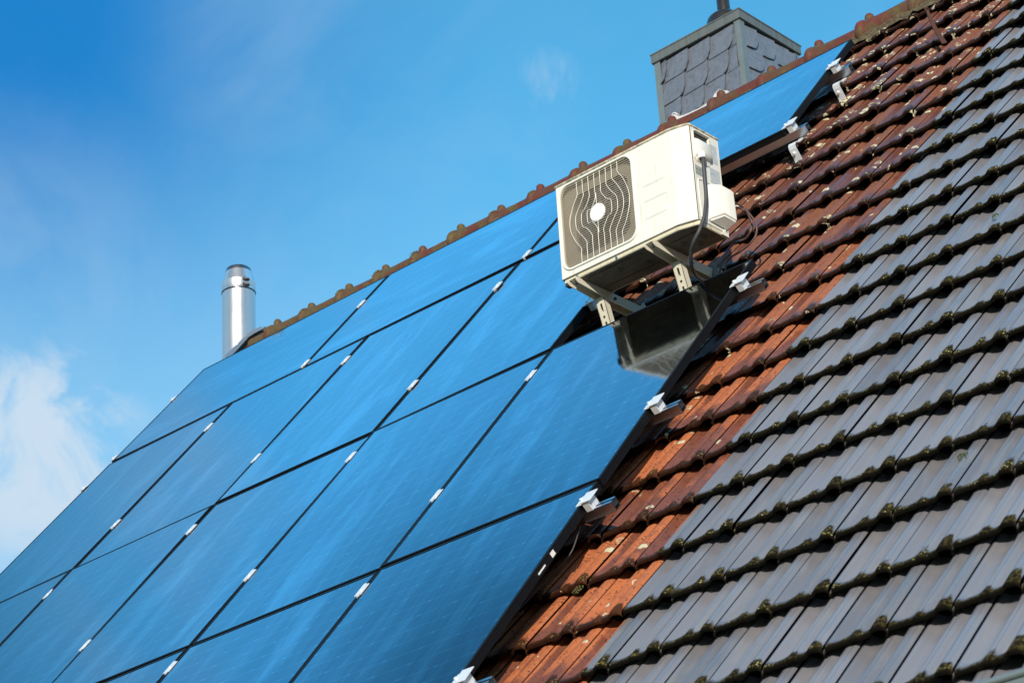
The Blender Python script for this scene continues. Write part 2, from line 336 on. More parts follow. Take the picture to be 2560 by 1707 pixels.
def ridge_material():
    m, nt, b = new_mat('ridge_clay'); o = objco(nt)
    g = nt.nodes.new('ShaderNodeNewGeometry')
    w = g.outputs['Position']
    nm = noise(nt, w, 26, 6, 0.65); nb = noise(nt, w, 4.5, 5, 0.6, 0.5); nf = noise(nt, w, 110, 4)
    c = mix(nt, nm, (0.045, 0.013, 0.010), (0.19, 0.040, 0.020))
    c = mix(nt, ramp(nt, nb, 0.46, 0.60), c, mix(nt, nf, (0.05, 0.020, 0.012), (0.15, 0.065, 0.028)))
    s = nt.nodes.new('ShaderNodeSeparateXYZ'); nt.links.new(w, s.inputs[0])
    mossy = ramp(nt, math_(nt, 'SUBTRACT', noise(nt, w, 9, 5, 0.65), math_(nt, 'MULTIPLY', ramp(nt, s.outputs[0], 0.2, 3.2), 0.18)), 0.33, 0.46)
    c = mix(nt, math_(nt, 'MULTIPLY', mossy, ramp(nt, noise(nt, w, 38, 5, 0.7), 0.36, 0.52)), c, mix(nt, nm, (0.035, 0.026, 0.008), (0.16, 0.115, 0.030)))
    c = mix(nt, ramp(nt, nf, 0.64, 0.72), c, (0.05, 0.025, 0.015))
    nt.links.new(c, b.inputs['Base Color']); setp(b, Roughness=0.7); bump(nt, b, nf, 0.5, 0.006)
    return m
MAT['ridge'] = ridge_material()

def sticker_material(name, base, ink, rows, blocks=False):
    m, nt, b = new_mat(name); o = objco(nt)
    s = nt.nodes.new('ShaderNodeSeparateXYZ'); nt.links.new(o, s.inputs[0])
    z = math_(nt, 'FRACT', math_(nt, 'MULTIPLY', s.outputs[2], rows))
    l = ramp(nt, math_(nt, 'ABSOLUTE', math_(nt, 'SUBTRACT', z, 0.5)), 0.24, 0.16)
    n = ramp(nt, noise(nt, mapping(nt, o, (1, 90, 25)), 1.5, 3), 0.42, 0.50)
    c = mix(nt, math_(nt, 'MULTIPLY', math_(nt, 'MULTIPLY', l, n), 0.75), base, ink)
    c = mix(nt, ramp(nt, noise(nt, o, 60, 5), 0.55, 0.75), c, tuple(x * 0.75 for x in base))
    nt.links.new(c, b.inputs['Base Color']); setp(b, Roughness=0.45)
    return m
MAT['stick1'] = sticker_material('rating_label', (0.56, 0.58, 0.58), (0.20, 0.23, 0.26), 130)
MAT['stick2'] = sticker_material('warning_label', (0.42, 0.45, 0.46), (0.62, 0.63, 0.62), 90)
MAT['stick0'] = sticker_material('diagram_label', (0.34, 0.38, 0.36), (0.06, 0.08, 0.07), 60)

# ------------------------------------------------------------------ mesh helpers
class MB:
    def __init__(s): s.v = []; s.f = []
    def add(s, vs, fs):
        n = len(s.v); s.v += [tuple(v) for v in vs]; s.f += [tuple(i + n for i in f) for f in fs]
    def box(s, x0, x1, y0, y1, z0, z1):
        s.add([(x0, y0, z0), (x1, y0, z0), (x1, y1, z0), (x0, y1, z0), (x0, y0, z1), (x1, y0, z1), (x1, y1, z1), (x0, y1, z1)],
              [(0, 3, 2, 1), (4, 5, 6, 7), (0, 1, 5, 4), (1, 2, 6, 5), (2, 3, 7, 6), (3, 0, 4, 7)])
    def bar(s, a, b, w, t, up=(0, 0, 1)):          # rectangular bar from a to b, w across, t along 'up'
        a = Vector(a); b = Vector(b); d = (b - a).normalized(); up = Vector(up); side = d.cross(up).normalized(); up = side.cross(d).normalized()
        vs = []
        for p in (a, b):
            for i, j in ((-1, -1), (1, -1), (1, 1), (-1, 1)): vs.append(p + side * (i * w / 2) + up * (j * t / 2))
        s.add(vs, [(3, 2, 1, 0), (4, 5, 6, 7), (0, 1, 5, 4), (1, 2, 6, 5), (2, 3, 7, 6), (3, 0, 4, 7)])
    def prism(s, pts, vec):                          # planar polygon pts swept by vec
        n = len(pts); vec = Vector(vec); p = [Vector(q) for q in pts]
        s.add(p + [q + vec for q in p], [tuple(range(n - 1, -1, -1)), tuple(range(n, 2 * n))] + [(i, (i + 1) % n, n + (i + 1) % n, n + i) for i in range(n)])
    def tube(s, pts, r, n=10, cap=True):
        P = [Vector(p) for p in pts]; rr = r if isinstance(r, (list, tuple)) else [r] * len(P)
        up = Vector((0, 0, 1)); base = len(s.v); vs = []; nrm = None
        for i, p in enumerate(P):
            d = (P[min(i + 1, len(P) - 1)] - P[max(i - 1, 0)]).normalized()
            if nrm is None:
                nrm = d.cross(up if abs(d.z) < 0.9 else Vector((1, 0, 0))).normalized()
            nrm = (nrm - d * nrm.dot(d)).normalized(); bi = d.cross(nrm)
            for k in range(n):
                a = 2 * PI * k / n; vs.append(p + (nrm * math.cos(a) + bi * math.sin(a)) * rr[i])
        fs = [(i * n + k, i * n + (k + 1) % n, (i + 1) * n + (k + 1) % n, (i + 1) * n + k) for i in range(len(P) - 1) for k in range(n)]
        if cap: fs += [tuple(range(n - 1, -1, -1)), tuple(range((len(P) - 1) * n, len(P) * n))]
        s.add(vs, fs)
    def lathe(s, prof, n=40, c=(0, 0, 0)):          # prof: list of (r,z)
        vs = []; m = len(prof)
        for r, z in prof:
            for k in range(n):
                a = 2 * PI * k / n; vs.append((c[0] + r * math.cos(a), c[1] + r * math.sin(a), c[2] + z))
        s.add(vs, [(i * n + k, i * n + (k + 1) % n, (i + 1) * n + (k + 1) % n, (i + 1) * n + k) for i in range(m - 1) for k in range(n)])
    def build(s, name, mat, parent=None, smooth=False, bevel=0.0, seg=2):
        me = bpy.data.meshes.new(name); me.from_pydata([tuple(v) for v in s.v], [], s.f); me.validate()
        bm = bmesh.new(); bm.from_mesh(me); bmesh.ops.recalc_face_normals(bm, faces=bm.faces)
        if bevel:
            bmesh.ops.remove_doubles(bm, verts=bm.verts, dist=1e-5)
            es = [e for e in bm.edges if len(e.link_faces) == 2 and e.calc_face_angle(0) > 0.6]
            bmesh.ops.bevel(bm, geom=es, offset=bevel, segments=seg, affect='EDGES', clamp_overlap=True)
        bm.to_mesh(me); bm.free()
        me.materials.append(mat)
        o = bpy.data.objects.new(name, me); C.objects.link(o)
        if parent: o.parent = parent
        if smooth or bevel:
            for p in me.polygons: p.use_smooth = True
            try: me.set_sharp_from_angle(angle=math.radians(38))
            except Exception: pass
        return o
def empty(name, loc=(0, 0, 0), mat3=None):
    o = bpy.data.objects.new(name, None); C.objects.link(o); o.empty_display_size = 0.1
    if mat3 is None: o.location = loc
    else:
        m = mat3.to_4x4(); m.translation = Vector(loc); o.matrix_world = m
    return o
def tag(o, label=None, cat=None, group=None, kind=None):
    if label: o['label'] = label
    if cat: o['category'] = cat
    if group: o['group'] = group
    if kind: o['kind'] = kind
    return o
def copy_tree(o, parent=None):
    c = o.copy(); C.objects.link(c)
    if parent is not None: c.parent = parent
    for ch in list(o.children): copy_tree(ch, c)
    return c
def spline(pts, n=8):
    P = [Vector(p) for p in pts]; P = [P[0]] + P + [P[-1]]; out_ = []
    for i in range(1, len(P) - 2):
        for k in range(n):
            t = k / n; a, b, c, d = P[i - 1], P[i], P[i + 1], P[i + 2]
            out_.append(0.5 * ((2 * b) + (c - a) * t + (2 * a - 5 * b + 4 * c - d) * t * t + (3 * b - a - 3 * c + d) * t ** 3))
    out_.append(P[-2]); return out_
RM3 = ROOF.to_3x3()

# ------------------------------------------------------------------ ground
g = MB(); g.add([(-400, -400, 0), (400, -400, 0), (400, 400, 0), (-400, 400, 0)], [(0, 1, 2, 3)])
gr = g.build('ground', MAT['lawn']); gr.location = (0, 0, -7.9); tag(gr, kind='structure')

# ------------------------------------------------------------------ roof tiles
TW, TC, U0, V0, H0 = 0.21768, 0.34598, 6.5096, -3.2966, -0.130
UB = U0 - 1.5 * TW          # the straight line where the painted half starts
U_MIN, U_MAX = -0.13, 9.4
def sm(x, a, b):
    t = np.clip((x - a) / (b - a), 0, 1); return t * t * (3 - 2 * t)
XS = np.array([-.06, -.004, 0, .010, .018, .030, .045, .06, .07, .082, .098, .12, .15, .19, .24, .29, .33, .36, .382, .40, .415, .428, .445, .465, .485, .495, .505, .53, .555, .568, .58, .598, .62, .67, .71, .735, .755, .772, .785, .80, .83, .86, .895, .905, .915, .95, .972, .985, .99])
YS = np.array([-.001, 0, .002, .006, .013, .022, .035, .050, .065, .08, .10, .12, .14, .17, .25, .45, .70, .84, .88, .92, .96, 1.0, 1.04, 1.20])
XC = np.array([-.05, 0, .03, .06, .12, .24, .36, .425, .50, .565, .62, .72, .78, .86, .97, .99]); YC = np.array([-.001, 0, .03, .1, .5, 1.10])
def tile_arrays(xs, ys):
    # from the left: open joint, low lip, wide pan, narrow rib, shallow pan, high side rib that drops to the next tile
    X, Y = np.meshgrid(xs, ys)
    rib_h = np.interp(X, [-1, .0, .045, .40, .455, .53, .575, .73, .80, .86, .93, .960, .978, .99], [-.014, -.014, -.0120, -.0125, -.0085, -.0095, -.0135, -.0115, -.001, 0, -.0015, -.0045, -.0085, -.0125])
    pan = np.zeros_like(X); lim = np.interp(X, [0, .05, .43, .47, .53, .56, .78, .84, .95, 1], [.05, .10, .12, .17, .17, .12, .12, .20, .18, .06])
    L = np.zeros_like(X)
    for (a, b, dep, p) in ((.046, .436, .0265, 2.1), (.558, .800, .0180, 2.0)):
        cx = (a + b) / 2; hw = (b - a) / 2
        q = np.clip(np.abs(X - cx) / hw, 0, 1)
        lat = np.clip(1 - q ** p, 0, 1)
        lat = lat * lat * (3 - 2 * lat)
        yend = .060 + .110 * (1 - np.sqrt(np.clip(1 - q ** 2, 0, 1)))
        yh = .91 + .08 * np.sqrt(np.clip(1 - q ** 2, 0, 1))
        pan = np.maximum(pan, dep * lat * sm(Y, yend, yend + .05) * (1 - .30 * sm(Y, yh - .035, yh)))
        inside = q < 1
        lim = np.where(inside, np.minimum(lim, yend - .005), lim)
        L = np.maximum(L, sm(X, a, a + .06) * (1 - sm(X, b - .06, b)))
    H = rib_h - pan
    H -= 0.0028 * np.exp(-((X - .495) / .010) ** 2) + 0.0022 * np.exp(-((X - .905) / .010) ** 2)     # creases on the ribs
    H -= 0.003 * (1 - sm(X, .003, .012)) + 0.010 * (X < -.002)       # open side joint
    t = np.clip(1 - Y / .045, 0, 1)
    H -= 0.0085 * (1 - np.sqrt(np.clip(1 - t ** 2, 0, 1)))              # rounded nose
    corner = np.maximum(1 - sm(X, -.002, .075), sm(X, .915, .99)) * (1 - sm(Y, 0, .085))
    H -= 0.0045 * corner ** 1.5
    H[Y < 0] -= 0.0060
    H -= 0.037 * np.clip(Y, 0, 2)                           # each course slips under the next
    return X, Y, H, 1 - L, lim
FINE = tile_arrays(XS, YS); COARSE = tile_arrays(XC, YC)
def build_tiles(name, parent, u_lo, u_hi, mat, flip=False, v_lo=-5.73, v_hi=1.75, covered=None):
    V_, F_, UV_, R_, RB_, LM_ = [], [], [], [], [], []; nv = 0
    n_lo = math.floor((v_lo - V0) / TC); n_hi = math.ceil((v_hi - V0) / TC)
    for n in range(n_lo, n_hi):
        v = V0 + n * TC
        if v < v_lo - 0.02: continue
        off = (n % 2) * 0.5
        m0 = math.floor((u_lo - U0) / TW - off) - 1; m1 = math.ceil((u_hi - U0) / TW - off) + 1
        for m_ in range(m0, m1):
            u = U0 + (m_ + off) * TW
            if u + TW <= u_lo + 1e-4 or u >= u_hi - 1e-4: continue
            fine = (not flip) and not (u < 4.6 and v < 0.9)
            X, Y, H, RB, LM = FINE if fine else COARSE
            r = random.random(); ny, nx = X.shape
            dh = random.gauss(0, .0016); dv = random.gauss(0, .003); tx = random.gauss(0, .0022); du = random.gauss(0, .0008)
            UU = u + du + X * TW * 0.993; VV = v + dv + Y * TC; HH = H0 + H + dh + (X - .5) * tx
            keep = (UU >= u_lo - .002) & (UU <= u_hi + .002)
            idx = np.arange(ny * nx).reshape(ny, nx)
            q = np.stack([idx[:-1, :-1], idx[:-1, 1:], idx[1:, 1:], idx[1:, :-1]], -1).reshape(-1, 4)
            kc = (X * TW + u)[:-1, :-1].ravel(); kd = (X * TW + u)[:-1, 1:].ravel(); mid = (kc + kd) / 2
            q = q[(mid > u_lo) & (mid < u_hi)]
            VV = np.minimum(VV, v_hi + .03)
            V_.append(np.stack([UU.ravel(), VV.ravel(), HH.ravel()], 1)); F_.append(q + nv); nv += nx * ny
            UV_.append(np.stack([X.ravel(), Y.ravel()], 1)); R_.append(np.full(nx * ny, r)); RB_.append(RB.ravel()); LM_.append(LM.ravel())
    V_ = np.concatenate(V_); F_ = np.concatenate(F_); UV_ = np.concatenate(UV_); R_ = np.concatenate(R_); RB_ = np.concatenate(RB_); LM_ = np.concatenate(LM_)
    used = np.unique(F_); remap = np.full(len(V_), -1); remap[used] = np.arange(len(used)); V_ = V_[used]; UV_ = UV_[used]; R_ = R_[used]; RB_ = RB_[used]; LM_ = LM_[used]; F_ = remap[F_]
    me = bpy.data.meshes.new(name)
    me.vertices.add(len(V_)); me.vertices.foreach_set('co', V_.astype(np.float32).ravel())
    me.loops.add(F_.size); me.loops.foreach_set('vertex_index', F_.astype(np.int32).ravel())
    me.polygons.add(len(F_)); me.polygons.foreach_set('loop_start', np.arange(0, F_.size, 4, dtype=np.int32))
    me.polygons.foreach_set('use_smooth', np.ones(len(F_), bool))
    uv = me.uv_layers.new(name='tile'); uv.data.foreach_set('uv', UV_[F_.ravel()].astype(np.float32).ravel())
    me.update(calc_edges=True)
    a = me.attributes.new('rnd', 'FLOAT', 'POINT'); a.data.foreach_set('value', R_.astype(np.float32))
    a = me.attributes.new('rib', 'FLOAT', 'POINT'); a.data.foreach_set('value', RB_.astype(np.float32))
    a = me.attributes.new('edge', 'FLOAT', 'POINT'); a.data.foreach_set('value', LM_.astype(np.float32))
    me.validate()
    me.materials.append(mat)
    o = bpy.data.objects.new(name, me); C.objects.link(o); o.parent = parent
    return o
RY, RZ = 1.253, 1.251                      # the ridge line (where both slopes' tile tops meet)
BACK = Matrix.Translation((0, RY, 0)) @ Matrix.Scale(-1, 4, (0, 1, 0)) @ Matrix.Translation((0, -RY, 0))

def semi(name, x0, x1, mat_t, mat_w, label):
    root = empty(name, ((x0 + x1) / 2, 1.2, -7.9)); inv = Matrix.Translation(-Vector(root.location))
    tag(root, label, 'house')
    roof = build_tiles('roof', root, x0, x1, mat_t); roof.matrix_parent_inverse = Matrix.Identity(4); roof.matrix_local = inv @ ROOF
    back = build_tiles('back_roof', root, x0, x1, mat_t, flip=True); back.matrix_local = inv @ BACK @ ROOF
    b = MB()                                  # dark underlay sheets, front and back, added under the tiles to block light
    e = 0.0 if x0 > 1 else 0.02
    for sgn in (1, -1):
        a0, a1 = W(0, -5.70, -.215), W(0, 1.66, -.215)
        ya, yb = (a0.y, a1.y) if sgn == 1 else (2 * RY - a0.y, 2 * RY - a1.y)
        b.add([(x0 + e, ya, a0.z), (x1 - .002, ya, a0.z), (x1 - .002, yb, a1.z), (x0 + e, yb, a1.z)], [(0, 1, 2, 3)])
    o = b.build('roof_light_blocker', MAT['under'], root); o.matrix_local = inv
    w = MB(); a0 = W(0, -5.3, -.26); y0 = a0.y + 0.12; y1 = 2 * RY - y0; zt = a0.z + .10; zr = W(0, 1.6, -.26).z
    xl, xr = (x0 + 0.06, x1 - .001) if x0 < 1 else (x0 + .001, x1 - 0.10)
    w.prism([(xl, y0, -7.9), (xl, y1, -7.9), (xl, y1, zt), (xl, RY, zt + (RY - y0) * math.tan(PITCH) - .02), (xl, y0, zt)], (xr - xl, 0, 0))
    o = w.build('wall', mat_w, root); o.matrix_local = inv
    for k, wx in enumerate(np.linspace(x0 + .85 + .4 * (x0 < 1), x1 - .85, 2)):
        f = MB(); f.box(wx - .55, wx + .55, y0 - .05, y0 - .003, -6.9, -5.6); fo = f.build('window', MAT['wframe'], root); fo.matrix_local = inv
        p = MB()
        p.box(wx - .49, wx - .03, y0 - .056, y0 - .052, -6.84, -5.66); p.box(wx + .03, wx + .49, y0 - .056, y0 - .052, -6.84, -5.66)
        po = p.build('pane', MAT['window'], fo)
    g_ = MB(); a = W(0, -5.735, 0); cy, cz = a.y + .075, a.z - .004; prof = []
    for i in range(13):
        t = PI + PI * i / 12; prof.append((cy + .075 * math.cos(t), cz + .075 * math.sin(t)))
    for i in range(12):
        (ya, za), (yb, zb) = prof[i], prof[i + 1]; g_.add([(x0 + (.0 if x0 > 1 else -.05), ya, za), (x1, ya, za), (x1, yb, zb), (x0 + (.0 if x0 > 1 else -.05), yb, zb)], [(0, 1, 2, 3)])
    g_.tube([(x0, cy - .075, cz + .004), (x1, cy - .075, cz + .004)], .010, 10)
    go = g_.build('gutter', MAT['gutter'], root, smooth=True); go.matrix_local = inv
    return root, inv
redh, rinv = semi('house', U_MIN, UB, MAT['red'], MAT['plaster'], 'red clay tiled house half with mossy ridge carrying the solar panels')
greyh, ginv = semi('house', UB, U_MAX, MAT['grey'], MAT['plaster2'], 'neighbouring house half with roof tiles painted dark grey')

# ridge tiles: overlapping barrels, each with a collar and a knob at its left end
def ridge_tile_mesh():
    m = MB(); L = 0.352; na = 14
    def arch(x, r, zc, t):
        pts = []
        for i in range(na + 1):
            a = math.radians(-32 + 244 * i / na); pts.append((x, r * 1.0 * math.cos(a), zc + r * math.sin(a)))
        for i in range(na, -1, -1):
            a = math.radians(-32 + 244 * i / na); pts.append((x, (r - t) * math.cos(a), zc + (r - t) * math.sin(a)))
        return pts
    secs = [(0.000, .074), (.004, .081), (.014, .086), (.032, .086), (.044, .081), (.050, .070), (.075, .068), (.2, .066), (L + .02, .064)]
    vs = []; fs = []; K = 2 * (na + 1)
    for x, r in secs: vs += arch(x, r, -0.066, .014)
    for i in range(len(secs) - 1):
        for k in range(K): fs.append((i * K + k, i * K + (k + 1) % K, (i + 1) * K + (k + 1) % K, (i + 1) * K + k))
    fs += [tuple(range(K)), tuple(range((len(secs) - 1) * K, len(secs) * K))]
    m.add(vs, fs)
    m.v = [(x_ + random.gauss(0, .0012), y_ + random.gauss(0, .0016), z_ + random.gauss(0, .0016)) for x_, y_, z_ in m.v]
    # knob
    prof = [(0.0001, .054), (.012, .052), (.022, .044), (.027, .032), (.027, .020), (.031, .008), (.038, -.01)]
    m.lathe(prof, 14, (0.062, 0, 0.002))
    return m
def bedding(name, x0, x1, parent, inv):
    m = MB(); n = int((x1 - x0) / .04); vs = []
    for i in range(n + 1):
        x_ = x0 + (x1 - x0) * i / n
        for (dy, z_) in ((-.120, 1.118), (-.098, 1.158), (-.070, 1.196), (-.040, 1.222), (0, 1.225), (.04, 1.222), (.07, 1.196), (.12, 1.118)):
            vs.append((x_, RY + dy + random.gauss(0, .006), z_ + random.gauss(0, .007)))
    m.add(vs, [(i * 8 + j, i * 8 + j + 1, (i + 1) * 8 + j + 1, (i + 1) * 8 + j) for i in range(n) for j in range(7)])
    o = m.build('ridge_bedding', MAT['bed'], parent, smooth=True); o.matrix_local = inv
bedding('b', U_MIN + .1, UB, redh, rinv); bedding('b', UB, U_MAX, greyh, ginv)
rt = ridge_tile_mesh(); rroof = redh
roof_red = [c for c in redh.children if c.name.startswith('roof')][0]
first = None
k = -1; x = -0.155
knobs = [.167, .503, .859, 1.206, 1.544, 1.889, 2.233, 2.564, 2.919, 3.267, 3.617, 3.985, 4.350, 4.690, 5.039]
xs_r = [q - .055 for q in knobs] + [5.039 + .35 * i - .055 for i in range(1, 12)]
for i, xx in enumerate(xs_r):
    if first is None:
        o = rt.build('ridge_tile', MAT['ridge'], None, smooth=True); first = o
    else:
        o = first.copy(); C.objects.link(o)
    is_red = xx + .1 < UB
    o.parent = redh if is_red else greyh
    o.matrix_local = (rinv if is_red else ginv) @ Matrix.Translation((xx, RY + random.gauss(0, .003), 1.284 + random.gauss(0, .003))) @ Matrix.Rotation(random.gauss(0, .02), 4, 'X') @ Matrix.Rotation(random.gauss(0, .012), 4, 'Y')
    if i >= 1 and i <= 15: pass

m = MB(); vs = []; na = 14
for x_, r_ in ((-.055, .066), (.05, .066), (.135, .065)):
    for i in range(na + 1):
        a = math.radians(-32 + 244 * i / na); vs.append((x_, r_ * math.cos(a), -.066 + r_ * math.sin(a)))
m.add(vs, [(i * (na + 1) + k_, i * (na + 1) + k_ + 1, (i + 1) * (na + 1) + k_ + 1, (i + 1) * (na + 1) + k_) for i in range(2) for k_ in range(na)] + [tuple(range(na + 1))])
o = m.build('ridge_tile', MAT['ridge'], redh, smooth=True); o.matrix_local = rinv @ Matrix.Translation((0, RY, 1.284)); o['label'] = 'first mossy ridge tile, its end tucked under the grey metal cap'

# ------------------------------------------------------------------ solar panels
PWID, PLEN, PTH = 1.134, 1.722, 0.035
def panel_proto():
    r = empty('solar_panel')
    hw, hl = PWID / 2, PLEN / 2
    f = MB(); lip = .011
    f.box(-hw, hw, -hl, -hl + lip, -PTH, 0); f.box(-hw, hw, hl - lip, hl, -PTH, 0)
    f.box(-hw, -hw + lip, -hl + lip, hl - lip, -PTH, 0); f.box(hw - lip, hw, -hl + lip, hl - lip, -PTH, 0)
    f.box(-hw + lip, -hw + .032, -hl + lip, hl - lip, -PTH, -PTH + .002); f.box(hw - .032, hw - lip, -hl + lip, hl - lip, -PTH, -PTH + .002)
    # shallow flange grooves on the outer sides
    for s_ in (-1, 1):
        f.box(min(s_ * hw, s_ * (hw + .0014)), max(s_ * hw, s_ * (hw + .0014)), -hl, hl, -PTH, -PTH + .006)
        f.box(min(s_ * hw, s_ * (hw + .0014)), max(s_ * hw, s_ * (hw + .0014)), -hl, hl, -.007, -.001)
        f.box(-hw, hw, min(s_ * hl, s_ * (hl + .0014)), max(s_ * hl, s_ * (hl + .0014)), -PTH, -PTH + .006)
    fo = f.build('frame', MAT['black'], r)
    g_ = MB(); g_.box(-hw + lip, hw - lip, -hl + lip, hl - lip, -.006, -.0015)
    go = g_.build('glass', MAT['glass'], r)
    # back sheet with junction boxes
    b = MB(); b.box(-hw + lip, hw - lip, -hl + lip, hl - lip, -.010, -.007); b.box(-.05, .05, -.03, .03, -.028, -.010)
    b.build('back_sheet', MAT['black'], r)
    return r
proto = panel_proto()
GP = 1.154; RP = 1.742
plist = []
for i in range(3): plist.append((0.004 + (i + .5) * RP, PWID / 2 + .013, True, 1, i))
for i in range(4): plist.append(((i + .5) * GP, -.006 - PLEN / 2 - .006, False, 2, i))
for i in range(5): plist.append(((i + .5) * GP, -RP - .006 - PLEN / 2, False, 3, i))
for i in range(5): plist.append(((i + .5) * GP, -2 * RP - .006 - PLEN / 2, False, 4, i))
LAB = {
 (1, 0): 'landscape solar panel at the top left below the flue, just under the ridge',
 (1, 1): 'landscape solar panel under the ridge, between the flue panel and the air conditioner panel',
 (1, 2): 'landscape solar panel right under the chimney, behind the air conditioner',
 (2, 0): 'leftmost upright solar panel of the second row, its outer edge against the sky',
 (2, 1): 'second upright solar panel from the left in the second row',
 (2, 2): 'third upright solar panel in the second row, left of the one beside the air conditioner',
 (2, 3): 'upright solar panel directly left of the air conditioner, last of the second row',
 (3, 0): 'mostly cut off solar panel at the left picture edge, third row',
 (3, 1): 'second solar panel from the left in the third row',
 (3, 2): 'middle solar panel of the third row',
 (3, 3): 'fourth solar panel of the third row, left of the one mirroring the air conditioner',
 (3, 4): 'solar panel below the air conditioner with its dark mirror image in the glass',
 (4, 0): 'leftmost solar panel of the lowest row, below the picture edge',
 (4, 1): 'second panel from the left of the lowest row, outside the bottom edge',
 (4, 2): 'solar panel at the bottom edge, third from the left of the lowest row',
 (4, 3): 'deep blue solar panel at the bottom edge, second from the right of the lowest row',
 (4, 4): 'deep blue solar panel beside the red tiles, rightmost of the lowest row'}
for n_, (u, v, land, row, i) in enumerate(plist):
    o = proto if n_ == 0 else copy_tree(proto)
    m = ROOF @ Matrix.Translation((u, v, 0)) @ Matrix.Rotation(random.gauss(0, .0045), 4, 'X') @ Matrix.Rotation(random.gauss(0, .0035), 4, 'Y')
    if land: m = m @ Matrix.Rotation(PI / 2, 4, 'Z')
    o.matrix_world = m
    tag(o, LAB[(row, i)], 'solar panel', 'solar panels mounted on the red roof')
    if (row, i) == (4, 4):
        for q_ in ((.400, .428, -.029, -.010), (.285, .345, -.024, -.018)):
            s_ = MB(); s_.box(PWID / 2 + .0015, PWID / 2 + .0024, *q_); s_.build('sticker', MAT['hub'], o)

# ------------------------------------------------------------------ rails with clamps
def mid_clamp(m, u, v):
    m.box(u - .0185, u + .0185, v - .037, v + .037, .0012, .0050)
    m.box(u - .0185, u - .004, v + .030, v + .050, .0012, .0046)
    m.box(u - .008, u + .008, v - .040, v + .034, -.034, .0012)
    m.lathe([(0.0001, .0095), (.006, .0095), (.006, .005)], 6, (u, v - .004, 0))
def end_clamp(m, u, v, s_):
    if s_ < 0:
        m.box(u - .018, u + .006, v - .030, v + .030, .0012, .0045); m.box(u - .018, u - .012, v - .030, v + .030, -.034, .0012); m.box(u - .016, u - .010, v - .010, v + .004, .0045, .012); return
    a, b_ = sorted((u - s_ * .010, u + s_ * .016)); m.box(a, b_, v - .034, v + .034, .0012, .0048)
    a, b_ = sorted((u + s_ * .006, u + s_ * .060)); m.box(a, b_, v - .030, v + .046, .0046, .0086)
    a, b_ = sorted((u + s_ * .014, u + s_ * .044)); m.box(a, b_, v - .026, v + .030, -.036, .0046)
    m.lathe([(0.0001, .014), (.007, .014), (.007, .005)], 6, (u + s_ * .004, v + .0, 0))
def rail_mesh(m, u0, u1, v):
    t = .003; h0, h1 = -.074, -.0375; w = .020
    m.box(u0, u1, v - w, v + w, h0, h0 + t)
    m.box(u0, u1, v - w, v - w + t, h0 + t, h1); m.box(u0, u1, v + w - t, v + w, h0 + t, h1)
    m.box(u0, u1, v - w, v - .006, h1, h1 + t); m.box(u0, u1, v + .006, v + w, h1, h1 + t)
    m.box(u0, u1, v - w + t, v + w - t, -.060, -.057)
    m.box(u0, u1, v - w - .004, v - w, h0, h0 + .004)
RLAB = ['upper aluminium rail under the top row, its hook beside the panel at the ridge',
 'lower aluminium rail under the top row, ending right of the air conditioner lid',
 'upper rail under the second row of panels, left of the air conditioner',
 'lower rail under the second row of panels, ending below the air conditioner bracket',
 'upper rail under the third row, ending beside the panel corner below the air conditioner',
 'lower rail under the third row, its open end beside the red tiles',
 'upper rail under the lowest row of panels, open end next to the white clamp',
 'lowest rail, its clamp cut by the bottom edge of the picture']
rails = [(.770, -.10, 5.325, 1), (.055, -.10, 5.325, 1), (-.285, -.10, 4.70, 2), (-1.305, -.10, 4.73, 2),
         (-1.975, -.10, 5.885, 3), (-2.955, -.10, 5.885, 3), (-3.635, -.10, 5.885, 4), (-4.712, -.10, 5.885, 4)]
for k, (v, u0, u1, row) in enumerate(rails):
    r = empty('mounting_rail', W(u0, v, -.06), RM3); inv = ROOF.inverted()
    tag(r, RLAB[k], 'mounting rail', 'aluminium rails that carry the panels')
    base = Matrix.Translation(-Vector((u0, v, -.06)))
    m = MB(); rail_mesh(m, u0, u1, v); o = m.build('rail', MAT['alu'], r); o.matrix_local = base
    if row == 1: mids = [.004 + RP, .004 + 2 * RP]; right = .004 + 3 * RP - .010; left = .004 + .010
    else:
        nc = 4 if row == 2 else 5
        mids = [GP * i for i in range(1, nc)]; right = GP * nc - .010; left = .010
    for u in mids:
        m = MB(); mid_clamp(m, u, v); o = m.build('mid_clamp', MAT['clamp'], r); o.matrix_local = base
    for u, s_ in ((left, -1), (right, 1)):
        m = MB(); end_clamp(m, u, v, s_); o = m.build('end_clamp', MAT['clamp'], r, bevel=.0012); o.matrix_local = base
    # roof hooks: strap under the rail, stepping down to the tile
    hooks = [5.27] if row == 1 else []
    hooks += [u for u in (0.6, 1.7, 2.8, 3.9) if u < u1 - .3]
    for u in hooks:
        m = MB(); w = .017
        pts = [(.035, -.084), (-.055, -.084), (-.085, -.079), (-.150, -.070), (-.166, -.074), (-.172, -.088), (-.178, -.135), (-.190, -.146), (-.205, -.147)]
        if row == 1:
            pts = [(.035, -.084), (-.04, -.084), (-.075, -.080), (-.105, -.066), (-.128, -.060), (-.145, -.066), (-.152, -.082), (-.162, -.142), (-.175, -.151), (-.20, -.152)]
        for a, b_ in zip(pts[:-1], pts[1:]):
            ww = .040 if a[0] < -.10 else .026
            m.bar((u + .003 * (a[0] < -.1), v + a[0], a[1]), (u + .003 * (b_[0] < -.1), v + b_[0], b_[1]), ww, .0055, (0, 1, 1) if abs(a[0] - b_[0]) < .02 else (0, 0, 1))
        m.tube([(u, v, -.079), (u, v, -.094)], .008, 8)
        m.tube([(u, v - .152, -.100), (u, v - .170, -.100)], .007, 8)
        o = m.build('roof_hook', MAT['clamp'] if row == 1 else MAT['steel'], r); o.matrix_local = base

